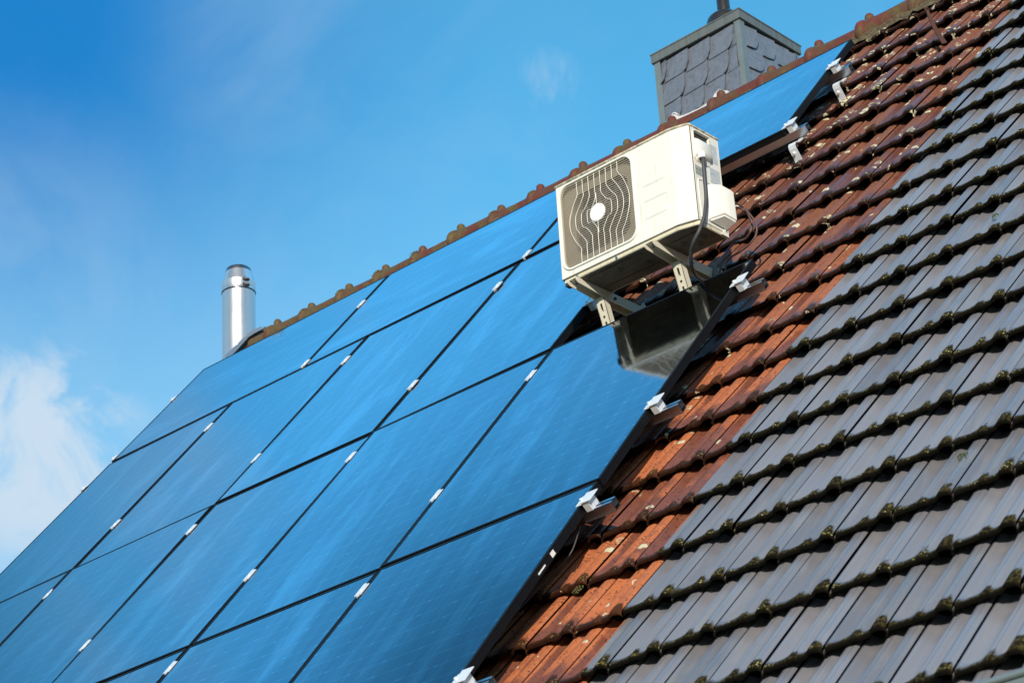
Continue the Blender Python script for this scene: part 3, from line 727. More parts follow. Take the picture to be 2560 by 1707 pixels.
# ------------------------------------------------------------------ air conditioner
AX0, AX1, AYF, AYB, AZ0, AZ1 = 4.812, 5.575, -1.262, -1.035, -1.098, -0.622
ac = empty('air_conditioner', (5.19, -1.15, -1.118)); tag(ac, 'weathered cream outdoor air conditioner unit with round fan grille on brackets above the roof', 'air conditioner')
AI = Matrix.Translation(-Vector(ac.location))
def A(o):
    o.matrix_local = AI; return o
# casing with a rounded square opening
m = MB()
gx0, gx1, gz0, gz1, gr_ = 4.832, 5.268, -1.070, -.640, .055
gcx, gcz = (gx0 + gx1) / 2, (gz0 + gz1) / 2
def rrect(x0, x1, z0, z1, r, n=8):
    pts = []
    for (cx, cz, a0) in ((x1 - r, z1 - r, 0), (x0 + r, z1 - r, 90), (x0 + r, z0 + r, 180), (x1 - r, z0 + r, 270)):
        for i in range(n + 1):
            a = math.radians(a0 + 90 * i / n); pts.append((cx + r * math.cos(a), cz + r * math.sin(a)))
    return pts
def ring(m, inner, outer, y0, y1=None):
    n = len(inner); y1 = y0 if y1 is None else y1
    m.add([(x, y0, z) for x, z in inner] + [(x, y1, z) for x, z in outer], [(i, (i + 1) % n, n + (i + 1) % n, n + i) for i in range(n)])
inner = rrect(gx0, gx1, gz0, gz1, gr_)
ox0, ox1 = AX0 + .006, 5.295
outer = rrect(ox0, ox1, AZ0, AZ1, .0005)
ring(m, inner, outer, AYF)
xs_ = [(ox0, AYF), (AX0 + .002, AYF + .003), (AX0, AYF + .010), (AX0, AYB), ]
def wallstrip(m, pl, z0, z1):
    for (xa, ya), (xb, yb) in zip(pl[:-1], pl[1:]): m.add([(xa, ya, z0), (xb, yb, z0), (xb, yb, z1), (xa, ya, z1)], [(0, 1, 2, 3)])
wallstrip(m, xs_, AZ0, AZ1)
front_right = [(5.295, AYF), (5.478, AYF), (5.488, AYF + .0015), (5.560, AYF + .020), (5.569, AYF + .025), (5.573, AYF + .032)]
wallstrip(m, front_right, AZ0, AZ1)
m.add([(AX0, AYB, AZ0), (AX1, AYB, AZ0), (AX1, AYB, AZ1), (AX0, AYB, AZ1)], [(0, 1, 2, 3)])
# inward return at the lower edge of the front sheet
low = [(AX0 + .003, AYF + .004), (5.478, AYF), (5.560, AYF + .020), (5.573, AYF + .032)]
for (xa, ya), (xb, yb) in zip(low[:-1], low[1:]): m.add([(xa, ya, AZ0), (xb, yb, AZ0), (xb - .004, yb + .016, AZ0 + .001), (xa + (.01 if xa < 5 else -.004), ya + .016, AZ0 + .001)], [(0, 1, 2, 3)])
A(m.build('casing', MAT['cream'], ac, smooth=True))
# side panel (service side)
m = MB(); m.box(AX1 - .004, AX1, AYF + .034, AYB, AZ0, AZ1); so_ = A(m.build('side_panel', MAT['cream'], ac, bevel=.002))
m = MB(); m.box(AX1 - .0025, AX1 + .0004, AYF + .0315, AYF + .0338, AZ0, AZ1 - .01); A(m.build('panel_seam', MAT['dark'], ac))
# embossed ribs on the front
for (za) in (-.838, -.914, -.998):
    m = MB(); vs = []
    for i_ in range(17):
        for j_ in range(9):
            a_, b_ = i_ / 8 - 1, j_ / 4 - 1; e_ = max(0.0, 1 - abs(a_) ** 6) * (0.5 + 0.5 * math.cos(PI * b_)) ; vs.append((5.383 + .074 * a_, AYF + .0004 - .0042 * e_, za + .012 * b_))
    m.add(vs, [(i_ * 9 + j_, i_ * 9 + j_ + 1, (i_ + 1) * 9 + j_ + 1, (i_ + 1) * 9 + j_) for i_ in range(16) for j_ in range(8)])
    A(m.build('pressed_rib', MAT['cream'], ac, smooth=True))
# lid
m = MB(); plan = [(AX0 - .004, AYF - .001), (AX0 + .004, AYF - .005), (5.482, AYF - .005), (5.566, AYF + .017), (AX1 + .004, AYF + .030), (AX1 + .004, AYB + .004), (AX0 - .004, AYB + .004)]
m.prism([(x, y, AZ1 - .010) for x, y in plan], (0, 0, .013)); A(m.build('lid', MAT['lidedge'], ac, bevel=.003))
# grille frame lip
m = MB(); n8 = len(inner)
loops = [(rrect(gx0 - .004, gx1 + .004, gz0 - .004, gz1 + .004, gr_ + .004), AYF - .0005), (rrect(gx0 - .002, gx1 + .002, gz0 - .002, gz1 + .002, gr_ + .002), AYF - .007),
         (rrect(gx0 + .006, gx1 - .006, gz0 + .006, gz1 - .006, gr_ - .004), AYF - .007), (rrect(gx0 + .008, gx1 - .008, gz0 + .008, gz1 - .008, gr_ - .006), AYF - .002), (rrect(gx0 + .008, gx1 - .008, gz0 + .008, gz1 - .008, gr_ - .006), AYF + .012)]
for (l0, y0), (l1, y1) in zip(loops[:-1], loops[1:]): ring(m, l0, l1, y0, y1)
A(m.build('grille_frame', MAT['cream'], ac, smooth=True))
# slats and wavy wires
m = MB(); ins = (gx0 + .008, gx1 - .008, gz0 + .008, gz1 - .008); rr = gr_ - .006
z = ins[2] + .006
while z < ins[3] - .003:
    dz = min(z - ins[2], ins[3] - z); dx = 0
    if dz < rr: dx = rr - math.sqrt(max(0, rr * rr - (rr - dz) ** 2))
    xa, xb = ins[0] + dx, ins[1] - dx
    m.box(xa, xb, AYF + .000, AYF + .0045, z - .0009, z + .0009)
    z += .01085
A(m.build('slats', MAT['grille'], ac))
m = MB(); hx, hz = 5.048, -.852
for i in range(8):
    xt = 4.940 + i * .0345; d = xt - hx; s_ = -1 if i < 4 else 1; ad = abs(d)
    zt = hz + .075 + .55 * ad; zb = hz - .075 - .55 * ad
    shift = -.0 if s_ > 0 else 0
    pts = [(xt, ins[3] - .002), (xt, zt + .03), (xt, zt), (xt + s_ * .028, zt - .045), (xt + s_ * .052, hz + .03), (xt + s_ * .052, hz - .03), (xt + s_ * .028, zb + .045), (xt, zb), (xt, zb - .03), (xt, ins[2] + .002)]
    if zb < ins[2] + .02: pts = pts[:7] + [(xt, ins[2] + .002)]
    m.tube([(p.x, AYF - .0005, p.z) for p in spline([(a, 0, b) for a, b in pts], 4)], .0014, 5)
m.tube([(hx, AYF - .0005, hz + .10), (hx, AYF - .0005, hz - .10)], .0014, 5)
A(m.build('grille_wires', MAT['cream'], ac, smooth=True))
m = MB(); prof = [(0.0001, -.006), (.032, -.0055), (.040, -.004), (.0435, .000), (.0435, .008)]
vs = []; nn_ = 40
for r_, y_ in prof:
    for k_ in range(nn_): a = 2 * PI * k_ / nn_; vs.append((hx + r_ * math.cos(a), AYF + y_, hz + r_ * math.sin(a)))
m.add(vs, [(i * nn_ + k_, i * nn_ + (k_ + 1) % nn_, (i + 1) * nn_ + (k_ + 1) % nn_, (i + 1) * nn_ + k_) for i in range(len(prof) - 1) for k_ in range(nn_)])
A(m.build('hub_cap', MAT['hub'], ac, smooth=True))
# shroud: plate with circular hole, ring, fan, dark interior
m = MB(); R_ = .196; sq = rrect(gx0, gx1, gz0, gz1, gr_, 15); circ = []
for x_, z_ in sq:
    a = math.atan2(z_ - hz, x_ - hx); circ.append((hx + R_ * math.cos(a), hz + R_ * math.sin(a)))
ring(m, circ, sq, AYF + .030)
ring(m, circ, circ, AYF + .030, AYF + .085); ring(m, sq, sq, AYF, AYF + .030)
A(m.build('fan_shroud', MAT['shroud'], ac, smooth=True))
m = MB(); m.box(AX0 + .005, gx1 + .01, AYB - .03, AYB - .004, AZ0 + .01, AZ1 - .015)
for k_ in range(60): m.box(AX0 + .012 + k_ * .0074, AX0 + .0135 + k_ * .0074, AYB - .05, AYB - .03, AZ0 + .01, AZ1 - .015)
m.box(gx1 + .012, gx1 + .016, AYF + .02, AYB - .01, AZ0 + .01, AZ1 - .015)
A(m.build('heat_exchanger', MAT['dark'], ac))
fo = MB()
for k_ in range(3):
    a0 = 2 * PI * k_ / 3 + .5; vs = []
    for i in range(7):
        for j in range(7):
            a = a0 + 1.55 * i / 6 - .25 * j / 6; r_ = .05 + .135 * j / 6; vs.append((hx + r_ * math.cos(a), AYF + .085 - .05 * i / 6, hz + r_ * math.sin(a)))
    fo.add(vs, [(i * 7 + j, i * 7 + j + 1, (i + 1) * 7 + j + 1, (i + 1) * 7 + j) for i in range(6) for j in range(6)])
vs = []
for y_ in (.025, .10):
    for k_ in range(24): a = 2 * PI * k_ / 24; vs.append((hx + .052 * math.cos(a), AYF + y_, hz + .052 * math.sin(a)))
fo.add(vs, [(k_, (k_ + 1) % 24, 24 + (k_ + 1) % 24, 24 + k_) for k_ in range(24)] + [tuple(range(24))])
A(fo.build('fan', MAT['fan'], ac, smooth=True))
# base pan
m = MB(); plan = [(AX0 + .010, AYF + .010), (5.474, AYF + .010), (5.562, AYF + .034), (AX1 - .002, AYF + .040), (AX1 - .002, AYB + .004), (AX0 + .010, AYB + .004)]
m.prism([(x, y, AZ0 - .020) for x, y in plan], (0, 0, .024)); A(m.build('base_pan_edge', MAT['cream_dirty'], ac, bevel=.002))
m = MB(); plan2 = [(AX0 + .018, AYF + .020), (5.470, AYF + .020), (5.554, AYF + .042), (AX1 - .010, AYF + .048), (AX1 - .010, AYB - .006), (AX0 + .018, AYB - .006)]
m.prism([(x, y, AZ0 - .0225) for x, y in plan2], (0, 0, .004))
for (x0, x1, y0, y1) in ((4.93, 5.24, -1.225, -1.212), (4.93, 5.24, -1.10, -1.088), (5.38, 5.52, -1.19, -1.178)):
    m.box(x0, x1, y0, y1, AZ0 - .0265, AZ0 - .022)
for (x_, y_) in ((5.08, -1.17), (5.20, -1.13), (5.42, -1.14), (5.47, -1.09), (5.52, -1.13)):
    m.lathe([(.016, 0), (.016, -.004), (.010, -.004), (.010, -.001), (.0001, -.001)], 16, (x_, y_, AZ0 - .0222))
A(m.build('base_pan', MAT['pan'], ac, bevel=.0012))
m = MB(); m.box(AX0 + .012, AX0 + .03, AYF + .01, AYF + .04, AZ0 - .034, AZ0 - .02)
A(m.build('drain_stub', MAT['dark'], ac))
# handle plate, recess, cable cover
X = AX1
pl = empty('x')
bpy.data.objects.remove(pl)
m = MB()
def side_box(m, pts, x0, x1):   # pts (y,z) polygon
    m.prism([(x0, y, z) for y, z in pts], (x1 - x0, 0, 0))
# plate drawn as a frame around the recess
py0, py1, pz1, pz0 = -1.222, -1.108, -.650, -.800
ry0, ry1, rz1, rz0 = -1.212, -1.116, -.656, -.688
side_box(m, [(py0, rz0), (py1, rz0), (py1, -.770), (-1.120, pz0), (-1.205, pz0), (py0, -.785)], X, X + .004)
A(m.build('cable_cover_base', MAT['cream'], ac, bevel=.0015))
m = MB()
vs = []
prof = [(-.690, .003), (-.694, .014), (-.705, .019), (-.752, .024), (-.766, .020), (-.774, .010), (-.776, .003)]
for z_, d_ in prof:
    for y_, k_ in ((-1.216, .0), (-1.212, .75), (-1.200, 1), (-1.124, 1), (-1.114, .75), (-1.110, .0)): vs.append((X + .003 + d_ * k_, y_, z_))
m.add(vs, [(i * 6 + j, i * 6 + j + 1, (i + 1) * 6 + j + 1, (i + 1) * 6 + j) for i in range(6) for j in range(5)] + [tuple(range(36, 42))] + [tuple(range(5, -1, -1))])
A(m.build('cable_cover', MAT['cream'], ac, smooth=True))
m = MB(); side_box(m, [(ry0 - .004, rz1 + .004), (ry1 + .004, rz1 + .004), (ry1 + .004, rz1), (ry0 - .004, rz1)], X, X + .016)
side_box(m, [(ry0 - .004, rz1), (ry0, rz1), (ry0, rz0), (ry0 - .004, rz0 - .004)], X, X + .006); side_box(m, [(ry1, rz1), (ry1 + .004, rz1), (ry1 + .004, rz0 - .004), (ry1, rz0)], X, X + .012)
A(m.build('handle_hood', MAT['cream'], ac, bevel=.001))
m = MB(); side_box(m, [(ry0, rz0), (ry1, rz0), (ry1 - .002, rz1 - .001), (ry0 + .002, rz1 - .001)], X + .0004, X + .0010)  # flat dark sheet stands in for the shade inside the handle recess
A(m.build('handle_recess_shade', MAT['dark'], ac))
m = MB(); m.lathe([(.010, .016), (.017, .012), (.019, .0), (.017, -.016), (.012, -.018)], 18, (X + .020, -1.190, -.774)); A(m.build('cable_gland', MAT['hub'], ac, smooth=True))
for nm_, mt, (ya, yb, za, zb) in (('rating_sticker', 'stick1', (-1.101, -1.052, -.765, -.672)), ('warning_sticker', 'stick2', (-1.118, -1.048, -.870, -.797)), ('diagram_sticker', 'stick0', (-1.219, -1.160, -.868, -.824))):
    m = MB(); m.box(X, X + .0012, ya, yb, za, zb); o = A(m.build(nm_, MAT[mt], ac)); o['label'] = {'rating_sticker': 'pale rating label with small grey print', 'warning_sticker': 'blue grey warning label with white lines', 'diagram_sticker': 'small weathered label next to the cable'}[nm_]
# pressed outline around the valve opening
m = MB(); m.tube(spline([(X + .0005, -1.205, -1.078), (X + .0005, -1.209, -.98), (X + .0005, -1.209, -.905), (X + .0005, -1.196, -.889), (X + .0005, -1.160, -.886), (X + .0005, -1.120, -.886)], 5), .0035, 8)
A(m.build('pressed_outline', MAT['cream'], ac, smooth=True))
# valve cover: tapered box that grows outwards
m = MB()
ya, yb, za, zb = -1.170, -1.046, -1.072, -.888
m.add([(X + .0005, ya, za - .012), (X + .0005, yb + .006, za - .016), (X + .0005, yb + .006, zb + .004), (X + .0005, ya + .016, zb - .006),
       (X + .048, -1.104, -1.048), (X + .056, -1.024, -1.060), (X + .052, -1.024, -.906), (X + .046, -1.104, -.896)],
      [(0, 1, 5, 4), (1, 2, 6, 5), (2, 3, 7, 6), (3, 0, 4, 7), (4, 5, 6, 7), (3, 2, 1, 0)])
A(m.build('valve_cover', MAT['cream'], ac, bevel=.007, seg=4))
m = MB(); m.prism([(AX1 - .006, AYB - .012, AZ0 - .020), (AX1 - .006, AYB + .006, AZ0 - .020), (AX1 - .006, AYB + .006, AZ0 + .066), (AX1 - .006, AYB - .004, AZ0 + .050)], (.006, 0, 0))
m.prism([(AX1 + .001, AYB - .046, AZ0 - .019), (AX1 + .001, AYB + .004, AZ0 - .019), (AX1 + .001, AYB + .004, AZ0 + .050)], (.003, 0, 0))
A(m.build('corner_plate', MAT['cream'], ac))
m = MB()
for (x_, y_, z_) in ((5.13, AYF + .008, AZ0 - .012), (4.90, AYF + .008, AZ0 - .012), (AX1, -1.190, AZ0 + .012), (AX1, -1.190, AZ0 + .04), (AX1 + .005, AYB - .014, AZ0 + .006)):
    if x_ < 5.5: m.tube([(x_, y_, z_), (x_, y_ - .006, z_)], .0055, 8)
    else: m.tube([(x_, y_, z_), (x_ + .004, y_, z_)], .0045, 8)
A(m.build('screws', MAT['alu'], ac))

# ------------------------------------------------------------------ brackets under the unit
def bracket(xc, label):
    r = empty('support_bracket', (xc, -.83, -1.30)); tag(r, label, 'bracket', 'cream steel brackets holding the air conditioner'); I = Matrix.Translation(-Vector(r.location))
    def B(o): o.matrix_local = I; return o
    zt = AZ0 - .0232; w = .025; t = .003
    m = MB(); ya, yb = -1.276, -.800
    def webpoly(x): return [(x, ya, zt), (x, yb, zt), (x, yb, zt - .048), (x, -1.02, zt - .046), (x, ya + .012, zt - .026), (x, ya, zt - .018)]
    m.prism(webpoly(xc + w - t), (t, 0, 0)); m.prism(webpoly(xc - w), (t, 0, 0))
    m.box(xc - w + t, xc + w - t, ya + .004, yb, zt - .003, zt - .0005)
    B(m.build('arm', MAT['bracket'], r))
    m = MB(); m.box(xc - .020, xc + .020, ya + .012, ya + .050, zt, zt + .0035); m.tube([(xc, ya + .03, zt - .018), (xc, ya + .03, zt - .003)], .006, 8); m.tube([(xc + w, -1.02, zt - .026), (xc + w + .008, -1.02, zt - .026)], .007, 8); m.tube([(xc + w, -.83, zt - .030), (xc + w + .008, -.83, zt - .030)], .007, 6)
    B(m.build('bolts', MAT['dark'], r))
    # base rail on the roof slope
    p0 = Vector((xc, -.790, zt - .004)); d = Vector((0, -cp, -sp)); nrm = Vector((0, -sp, cp)); L = .44
    m = MB(); a = p0 - nrm * .012; b_ = a + d * L
    m.bar(a, b_, .054, .004, nrm)
    for s_ in (-1, 1): m.bar(a + Vector((s_ * .0285, 0, 0)) + nrm * .026, b_ + Vector((s_ * .0285, 0, 0)) + nrm * .026, .003, .050, nrm)
    B(m.build('roof_rail', MAT['bracket'], r))
    # slotted strut
    m = MB(); a = Vector((xc - .002, -1.085, zt - .030)); b_ = Vector((xc - .002, -1.000, zt - .300)); dd = (b_ - a).normalized(); fr = dd.cross(Vector((1, 0, 0))).normalized()
    if fr.y > 0: fr = -fr
    Ls = (b_ - a).length; hwid = .0235
    # front plate as strips leaving two slots
    def pt(s_, x_, off): return a + dd * s_ + Vector((x_, 0, 0)) + fr * off
    def slab(s0, s1, x0, x1):
        vs = [pt(s0, x0, .012), pt(s0, x1, .012), pt(s1, x1, .012), pt(s1, x0, .012)]; m.prism(vs, -fr * .003)
    slots = [(.030, .068), (.116, .154), (.200, .238)]; cur = 0
    for s0, s1 in slots:
        slab(cur, s0, -hwid, hwid); slab(s0, s1, -hwid, -.006); slab(s0, s1, .006, hwid); cur = s1
    slab(cur, Ls, -hwid, hwid)
    for s_ in (-1, 1):
        x_ = s_ * hwid; vs = [pt(0, x_, .012), pt(Ls, x_, .012), pt(Ls, x_, -.022), pt(0, x_, -.022)]; m.prism(vs, Vector((-s_ * .003, 0, 0)))
    B(m.build('strut', MAT['bracket'], r))
    m = MB()
    for s_ in (.092, .176): 
        q = pt(s_, 0, .012); m.tube([q, q + fr * .0015], .006, 10)
    B(m.build('strut_hole', MAT['dark'], r))
    return r
bracket(4.885, 'left cream bracket holding the fan end of the air conditioner')
bracket(5.330, 'right cream bracket behind the black power cable')

# ------------------------------------------------------------------ cables
def cable(name, pts, r, mat, label):
    m = MB(); P = spline(pts, 8); m.tube([p - Vector(pts[0]) for p in P], r, 12); o = m.build(name, mat, None, smooth=True); o.location = pts[0]; tag(o, label, 'cable'); return o
cable('power_cable', [(5.590, -1.190, -.768), (5.600, -1.190, -.790), (5.604, -1.196, -.835), (5.600, -1.193, -.90), (5.597, -1.192, -.979), (5.596, -1.201, -1.031), (5.595, -1.215, -1.083), (5.587, -1.225, -1.118), (5.575, -1.239, -1.161), (5.54, -1.235, -1.195), (5.5, -1.206, -1.216), (5.46, -1.163, -1.243), (5.43, -1.107, -1.258), (5.42, -1.054, -1.265), (5.41, -.97, -1.255)], .0082, MAT['cable'], 'thick black power cable hanging down the side of the air conditioner')
cable('control_cable', [(5.55, -1.00, -.93), (5.567, -.965, -.910), (5.564, -.929, -.903), (5.566, -.88, -.907), (5.586, -.88, -.938), (5.612, -.881, -.985), (5.628, -.888, -1.027), (5.626, -.888, -1.055), (5.620, -.897, -1.083), (5.581, -.898, -1.108), (5.517, -.876, -1.106), (5.477, -.880, -1.112), (5.447, -.878, -1.124), (5.442, -.890, -1.155), (5.435, -.887, -1.19)], .0042, MAT['hose'], 'thin dark cable making the outer loop right of the air conditioner')
cable('control_cable', [(5.60, -1.03, -1.00), (5.562, -.97, -.951), (5.543, -.907, -.907), (5.544, -.871, -.897), (5.558, -.852, -.92), (5.562, -.835, -.947), (5.564, -.829, -.971), (5.556, -.838, -1.010), (5.51, -.816, -1.017), (5.430, -.782, -.99), (5.402, -.802, -1.02), (5.406, -.850, -1.079), (5.407, -.880, -1.14), (5.40, -.880, -1.18)], .0052, MAT['hose'], 'brown cable making the inner loop right of the air conditioner')
# foam sleeve beside the bracket
m = MB(); m.tube([(5.330, -.84, -1.075), (5.345, -.845, -1.11), (5.368, -.865, -1.16), (5.39, -.89, -1.21)], [.008, .017, .018, .014], 10)
fo_ = m.build('pipe_sleeve', MAT['foam'], None, smooth=True); tag(fo_, 'crumbling grey foam sleeve at the rear end of the right bracket', 'pipe sleeve')
# wire hanging below the lowest row of panels and one by the left bracket
cable('panel_wire', [tuple(W(*p)) for p in ((5.74, -3.70, -.06), (5.72, -3.80, -.10), (5.66, -3.90, -.115), (5.60, -4.05, -.120), (5.52, -4.22, -.118), (5.40, -4.33, -.105), (5.30, -4.36, -.07))], .0028, MAT['cable'], 'thin black wire looping out below the lowest right solar panel')
cable('panel_wire', [tuple(W(*p)) for p in ((4.72, -1.40, -.05), (4.80, -1.52, -.08), (4.78, -1.62, -.08), (4.84, -1.75, -.07), (4.86, -1.80, -.06))], .0036, MAT['alu'], 'short pale conduit in the dark gap left of the bracket strut')

# ------------------------------------------------------------------ chimney (belongs to the red house)
CX0, CX1, CY0, CY1, CZT = 3.372, 4.000, 1.500, 2.050, 1.935
ch_ = MB(); ch_.box(CX0 + .012, CX1 - .012, CY0 + .012, CY1 - .012, .2, CZT + .02)
chim = ch_.build('chimney', MAT['slategap'], redh); chim.matrix_local = rinv
def CP(o): o.parent = chim; o.matrix_local = Matrix.Identity(4); return o
def slate_wall(m, P0, ax, nrm, width, ztop, rows, rh, sw, drift, off0, arc=True):
    ax = Vector(ax); nrm = Vector(nrm); P0 = Vector(P0)
    for r_ in range(rows):
        zt = ztop - r_ * rh; zb = zt - rh; x = off0 - drift * r_ - sw * 2
        while x < width:
            jx = random.gauss(0, .005); jz = random.gauss(0, .002); s_ = sw + random.gauss(0, .004)
            pts = [(-.03, zt + .045), (s_, zt + .045), (s_ + random.gauss(0, .001), zt)]
            for i in range(1, 8):
                a = i / 7; rad = rh * .62
                xx = s_ - .060 * (1 - math.cos(a * PI / 2)) ; zz = (zt - rh * .38) - (rh * .62) * math.sin(a * PI / 2)
                pts.append((xx + random.gauss(0, .0012), zz + random.gauss(0, .0008)))
            pts += [(s_ * .5, zb + random.gauss(0, .001)), (-.03, zb)]
            poly = []
            for (px, pz) in pts:
                gx = min(max(x + jx + px, 0.0), width); gz = min(pz + jz, ztop + .002)
                dep = .002 + .017 * (px + .03) / (sw + .03) + .012 * (zt + .045 - pz) / (rh + .045)
                poly.append(P0 + ax * gx + nrm * dep + Vector((0, 0, gz)))
            if max((q - P0).dot(ax) for q in poly) - min((q - P0).dot(ax) for q in poly) > .012:
                m.prism(poly, nrm * .0065)
            x += sw
m = MB(); slate_wall(m, (CX0 + .02, CY0 + .006, 0), (1, 0, 0), (0, -1, 0), CX1 - CX0 - .04, 1.918, 7, .1515, .1705, .041, .058); CP(m.build('slate_cladding', MAT['slate'], chim))
m = MB(); slate_wall(m, (CX1 - .006, CY0 + .02, 0), (0, 1, 0), (1, 0, 0), CY1 - CY0 - .04, 1.918, 7, .1515, .158, -.02, .12); CP(m.build('slate_cladding', MAT['slate'], chim))
m = MB(); slate_wall(m, (CX0 + .006, CY1 - .02, 0), (0, -1, 0), (-1, 0, 0), CY1 - CY0 - .04, 1.918, 7, .1515, .158, -.02, .12); CP(m.build('slate_cladding', MAT['slate'], chim))
for (x, y) in ((CX0, CY0), (CX1, CY0), (CX1, CY1), (CX0, CY1)):
    m = MB(); sx = 1 if x == CX0 else -1; sy = 1 if y == CY0 else -1
    xo, yo = x - sx * .018, y - sy * .018
    m.box(min(xo, xo + sx * .045), max(xo, xo + sx * .045), min(yo, yo + sy * .004), max(yo, yo + sy * .004), .3, 1.938)
    m.box(min(xo, xo + sx * .004), max(xo, xo + sx * .004), min(yo + sy * .004, yo + sy * .045), max(yo + sy * .004, yo + sy * .045), .3, 1.938)
    CP(m.build('corner_trim', MAT['zinc'], chim))
m = MB(); o_ = .030; m.box(CX0 - o_, CX1 + o_, CY0 - o_, CY1 + o_, 1.933, 1.996); m.box(CX0 - o_ - .004, CX1 + o_ + .004, CY0 - o_ - .004, CY1 + o_ + .004, 1.990, 2.000)
for xs2 in (3.62,): m.box(xs2, xs2 + .003, CY0 - o_ - .003, CY0 - o_, 1.934, 1.990)
CP(m.build('cap_band', MAT['zinc_band'], chim, bevel=.003))
cx_, cy_ = 3.690, 1.80
m = MB(); m.lathe([(.118, 2.0), (.118, 2.03), (.116, 2.205), (.108, 2.232), (.090, 2.252), (.048, 2.265)], 36, (cx_, cy_, 0)); CP(m.build('cowl_collar', MAT['cowl'], chim, smooth=True))
m = MB(); m.lathe([(.040, 2.25), (.040, 2.33), (.0395, 2.332), (.0395, 2.50), (.034, 2.50)], 32, (cx_, cy_, 0)); CP(m.build('stove_pipe', MAT['cowl'], chim, smooth=True))

# white sealing strip behind the ridge by the chimney
m = MB(); pts = [(3.585, 1.300), (3.600, 1.385), (3.622, 1.378), (3.650, 1.350), (3.69, 1.338), (3.74, 1.336), (3.80, 1.334), (3.86, 1.336), (3.895, 1.343), (3.925, 1.376), (3.950, 1.384), (3.975, 1.372), (4.005, 1.352), (4.03, 1.325), (4.045, 1.300)]
vs = []
for j, (dy, dz) in enumerate(((0, 0), (.012, .010), (.045, .002), (.09, -.06))):
    for i, (x_, z_) in enumerate(pts): vs.append((x_ + random.gauss(0, .003), RY + .030 + dy + random.gauss(0, .003), z_ - .004 + dz + random.gauss(0, .003)))
n = len(pts); m.add(vs, [(j * n + i, j * n + i + 1, (j + 1) * n + i + 1, (j + 1) * n + i) for j in range(3) for i in range(n - 1)])
m.add([(x_, RY + .028, 1.22) for x_, z_ in pts] + [(x_, RY + .030, z_ - .006) for x_, z_ in pts], [(i, i + 1, n + i + 1, n + i) for i in range(n - 1)])
o = m.build('chimney_flashing', MAT['white'], redh, smooth=True); o.matrix_local = rinv; o['label'] = 'crumpled white flashing strip behind the ridge at the chimney'

# grey folded sheet on the gable end of the ridge
m = MB()
def sheet(m, q, t=.006, d=(0, .6, .8)):
    d = Vector(d) * t; m.prism([Vector(p) for p in q], d)
sheet(m, [(-.170, 1.235, 1.320), (-.080, 1.235, 1.344), (.036, 1.235, 1.340), (.044, 1.225, 1.318), (-.050, 1.195, 1.282), (-.115, 1.205, 1.298)])
sheet(m, [(-.335, 1.225, 1.252), (-.230, 1.150, 1.165), (-.140, 1.150, 1.185), (-.052, 1.193, 1.278), (-.110, 1.203, 1.300), (-.170, 1.232, 1.318)])
sheet(m, [(-.345, 1.262, 1.262), (-.166, 1.262, 1.328), (.042, 1.262, 1.345), (.046, 1.50, 1.08), (-.345, 1.50, 1.00)], .005, (0, .7, .7))
o = m.build('verge_cap', MAT['flash'], redh); o.matrix_local = rinv; o['label'] = 'grey folded metal cap on the gable end of the ridge'

# ------------------------------------------------------------------ stainless flue outside the gable
fl = empty('steel_flue', (-.384, 1.40, -7.9)); tag(fl, 'shiny stainless steel flue pipe rising behind the left end of the ridge', 'flue pipe')
FI = Matrix.Identity(4)
R0 = .1165
m = MB(); m.lathe([(R0, 0.0), (R0, 9.70)], 64); m.build('shaft', MAT['flue'], fl, smooth=True)
m = MB(); m.lathe([(R0 + .0005, 9.7095), (R0 + .004, 9.7100), (R0 + .004, 9.7101), (R0 + .0042, 9.716), (R0 + .0022, 9.719), (R0 + .0018, 9.722), (R0 + .0018, 9.772), (R0 + .0035, 9.777), (R0 + .0035, 9.783), (R0 + .001, 9.787), (R0 - .004, 9.788)], 64); m.build('clamp_band', MAT['flue'], fl, smooth=True)
m = MB(); m.lathe([(R0 - .004, 9.786), (R0 - .0055, 9.791), (.0935, 9.868)], 64); m.build('cone', MAT['flue'], fl, smooth=True)
m = MB(); m.lathe([(.0937, 9.866), (.0890, 9.884), (.0885, 9.886), (.086, 9.896), (.082, 9.900), (.078, 9.898), (.078, 9.86)], 64); m.build('sooty_rim', MAT['soot'], fl, smooth=True)
for z_ in (9.768, 9.726):
    m = MB(); a = math.radians(-18); c_, s_ = math.cos(a), math.sin(a); P = Vector((R0 * c_, R0 * s_, z_)); T = Vector((-s_, c_, 0)); Rr = Vector((c_, s_, 0))
    m.bar(P - T * .022, P + T * .026 + Rr * .006, .010, .012); m.bar(P + Rr * .008 - T * .016, P + Rr * .026 + T * .012, .006, .010)
    for k_ in range(5): q = P + T * (-.016 + .009 * k_) + Rr * (.006 + .005 * (k_ % 2)); m.box(q.x - .004, q.x + .004, q.y - .004, q.y + .004, q.z - .011, q.z + .010)
    m.tube([P - T * .02 + Rr * .012, P + T * .03 + Rr * .012], .0035, 6); m.build('clamp_latch', MAT['cable'], fl)

# ------------------------------------------------------------------ ladder hook and moss
m = MB(); hp = [W(5.845, .745, -.150), W(5.830, .775, -.110), W(5.812, .815, -.070), W(5.797, .860, -.030), W(5.788, .895, .002), W(5.785, .905, .012)]
P = spline(hp, 5); ww = [.030 + .0 * i for i in range(len(P))]
for i in range(len(P) - 1):
    t = i / (len(P) - 2); m.bar(P[i], P[i + 1] + (P[i + 1] - P[i]) * .15, .030 * (1 - .62 * t), .005, (.6, -.5, .3))
m.tube([P[-1] - Vector((.008, 0, 0)), P[-1] + Vector((.008, 0, .004))], .009, 8)
lh = m.build('ladder_hook', MAT['rust'], None); tag(lh, 'curved rusty ladder hook sticking up from the upper red tiles', 'roof hook')

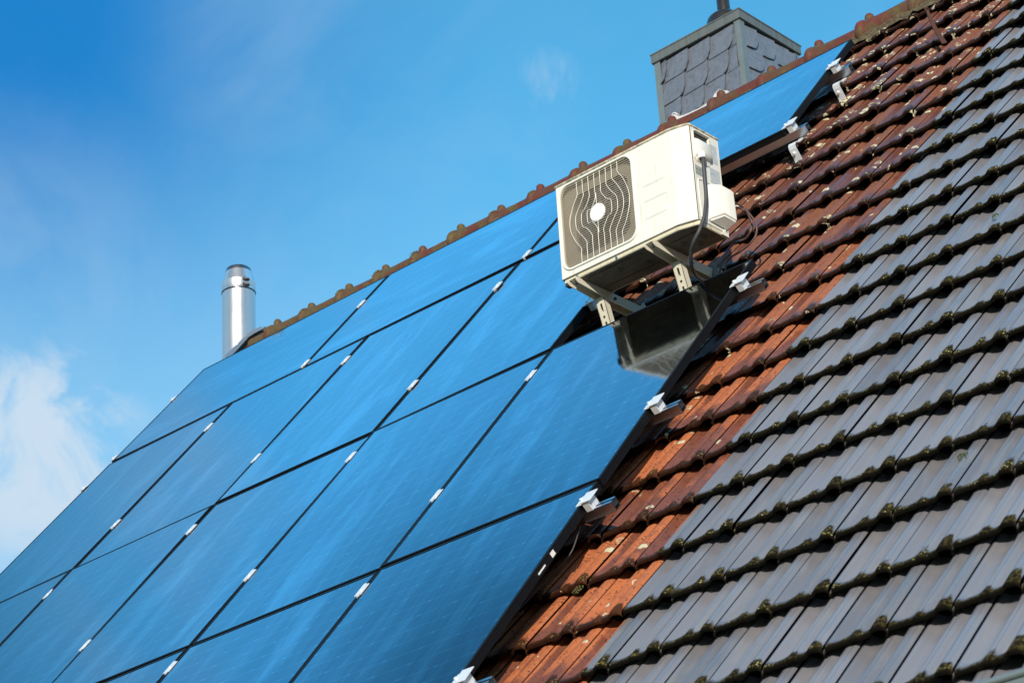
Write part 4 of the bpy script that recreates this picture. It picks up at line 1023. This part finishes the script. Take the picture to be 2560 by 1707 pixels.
def moss_clump(name, pos, r, mat, label, group=None, flat=.6, n=60):
    m = MB(); random.seed(int(pos[0] * 1000) % 977)
    for k_ in range(n):
        a = random.random() * 2 * PI; q = random.random() ** .6 * r; c_ = Vector((math.cos(a) * q, math.sin(a) * q, random.random() * r * flat * (1 - q / r)))
        s_ = r * random.uniform(.10, .24); d_ = [Vector((random.gauss(0, 1), random.gauss(0, 1), random.gauss(0, 1))).normalized() * s_ for _ in range(4)]
        m.add([c_ + e for e in d_], [(0, 1, 2), (0, 2, 3), (0, 3, 1), (1, 3, 2)])
    o = m.build(name, mat); M_ = RM3.to_4x4(); M_.translation = pos; o.matrix_world = M_; tag(o, label, 'moss', group); return o
moss_clump('moss_clump', W(6.975, -2.083, -.150), .018, MAT['moss'], 'small bright green moss tuft between grey tiles, right half of the roof')
moss_clump('moss_clump', W(5.700, -3.555, -.150), .024, MAT['moss'], 'green moss tuft on the red tiles beside the lowest panel')
moss_clump('moss_clump', W(7.45, -4.10, -.150), .022, MAT['moss'], 'green moss tuft under a grey tile near the right picture edge')
moss_clump('moss_clump', W(5.83, -4.02, -.150), .024, MAT['drymoss'], 'pale yellow moss scraps on the lowest red tiles')
m = MB(); random.seed(5)
for k_ in range(900):
    x_ = random.uniform(5.06, 5.95); a = random.gauss(1.95, .35); 
    if random.random() > .35 + .65 * abs(math.sin(x_ * 9)) : continue
    y_ = RY + .067 * math.cos(a); z_ = 1.284 - .066 + .067 * math.sin(a); c_ = Vector((x_, y_, z_)); s_ = random.uniform(.004, .011)
    d_ = [Vector((random.gauss(0, 1), random.gauss(0, 1), random.gauss(0, 1))).normalized() * s_ for _ in range(4)]
    m.add([c_ + e for e in d_], [(0, 1, 2), (0, 2, 3), (0, 3, 1), (1, 3, 2)])
for k_ in range(1500):
    kn = random.choice(knobs[:9]); x_ = kn - .055 + random.uniform(.012, .04); a = random.gauss(1.9, .4); 
    y_ = RY + .084 * math.cos(a); z_ = 1.284 - .066 + .084 * math.sin(a); c_ = Vector((x_, y_, z_)); s_ = random.uniform(.002, .007)
    d_ = [Vector((random.gauss(0, 1), random.gauss(0, 1), random.gauss(0, 1))).normalized() * s_ for _ in range(4)]
    m.add([c_ + e for e in d_], [(0, 1, 2), (0, 2, 3), (0, 3, 1), (1, 3, 2)])
ms = m.build('ridge_moss', MAT['drymoss']); tag(ms, 'yellow green moss growing along the ridge tiles', 'moss', kind='stuff')
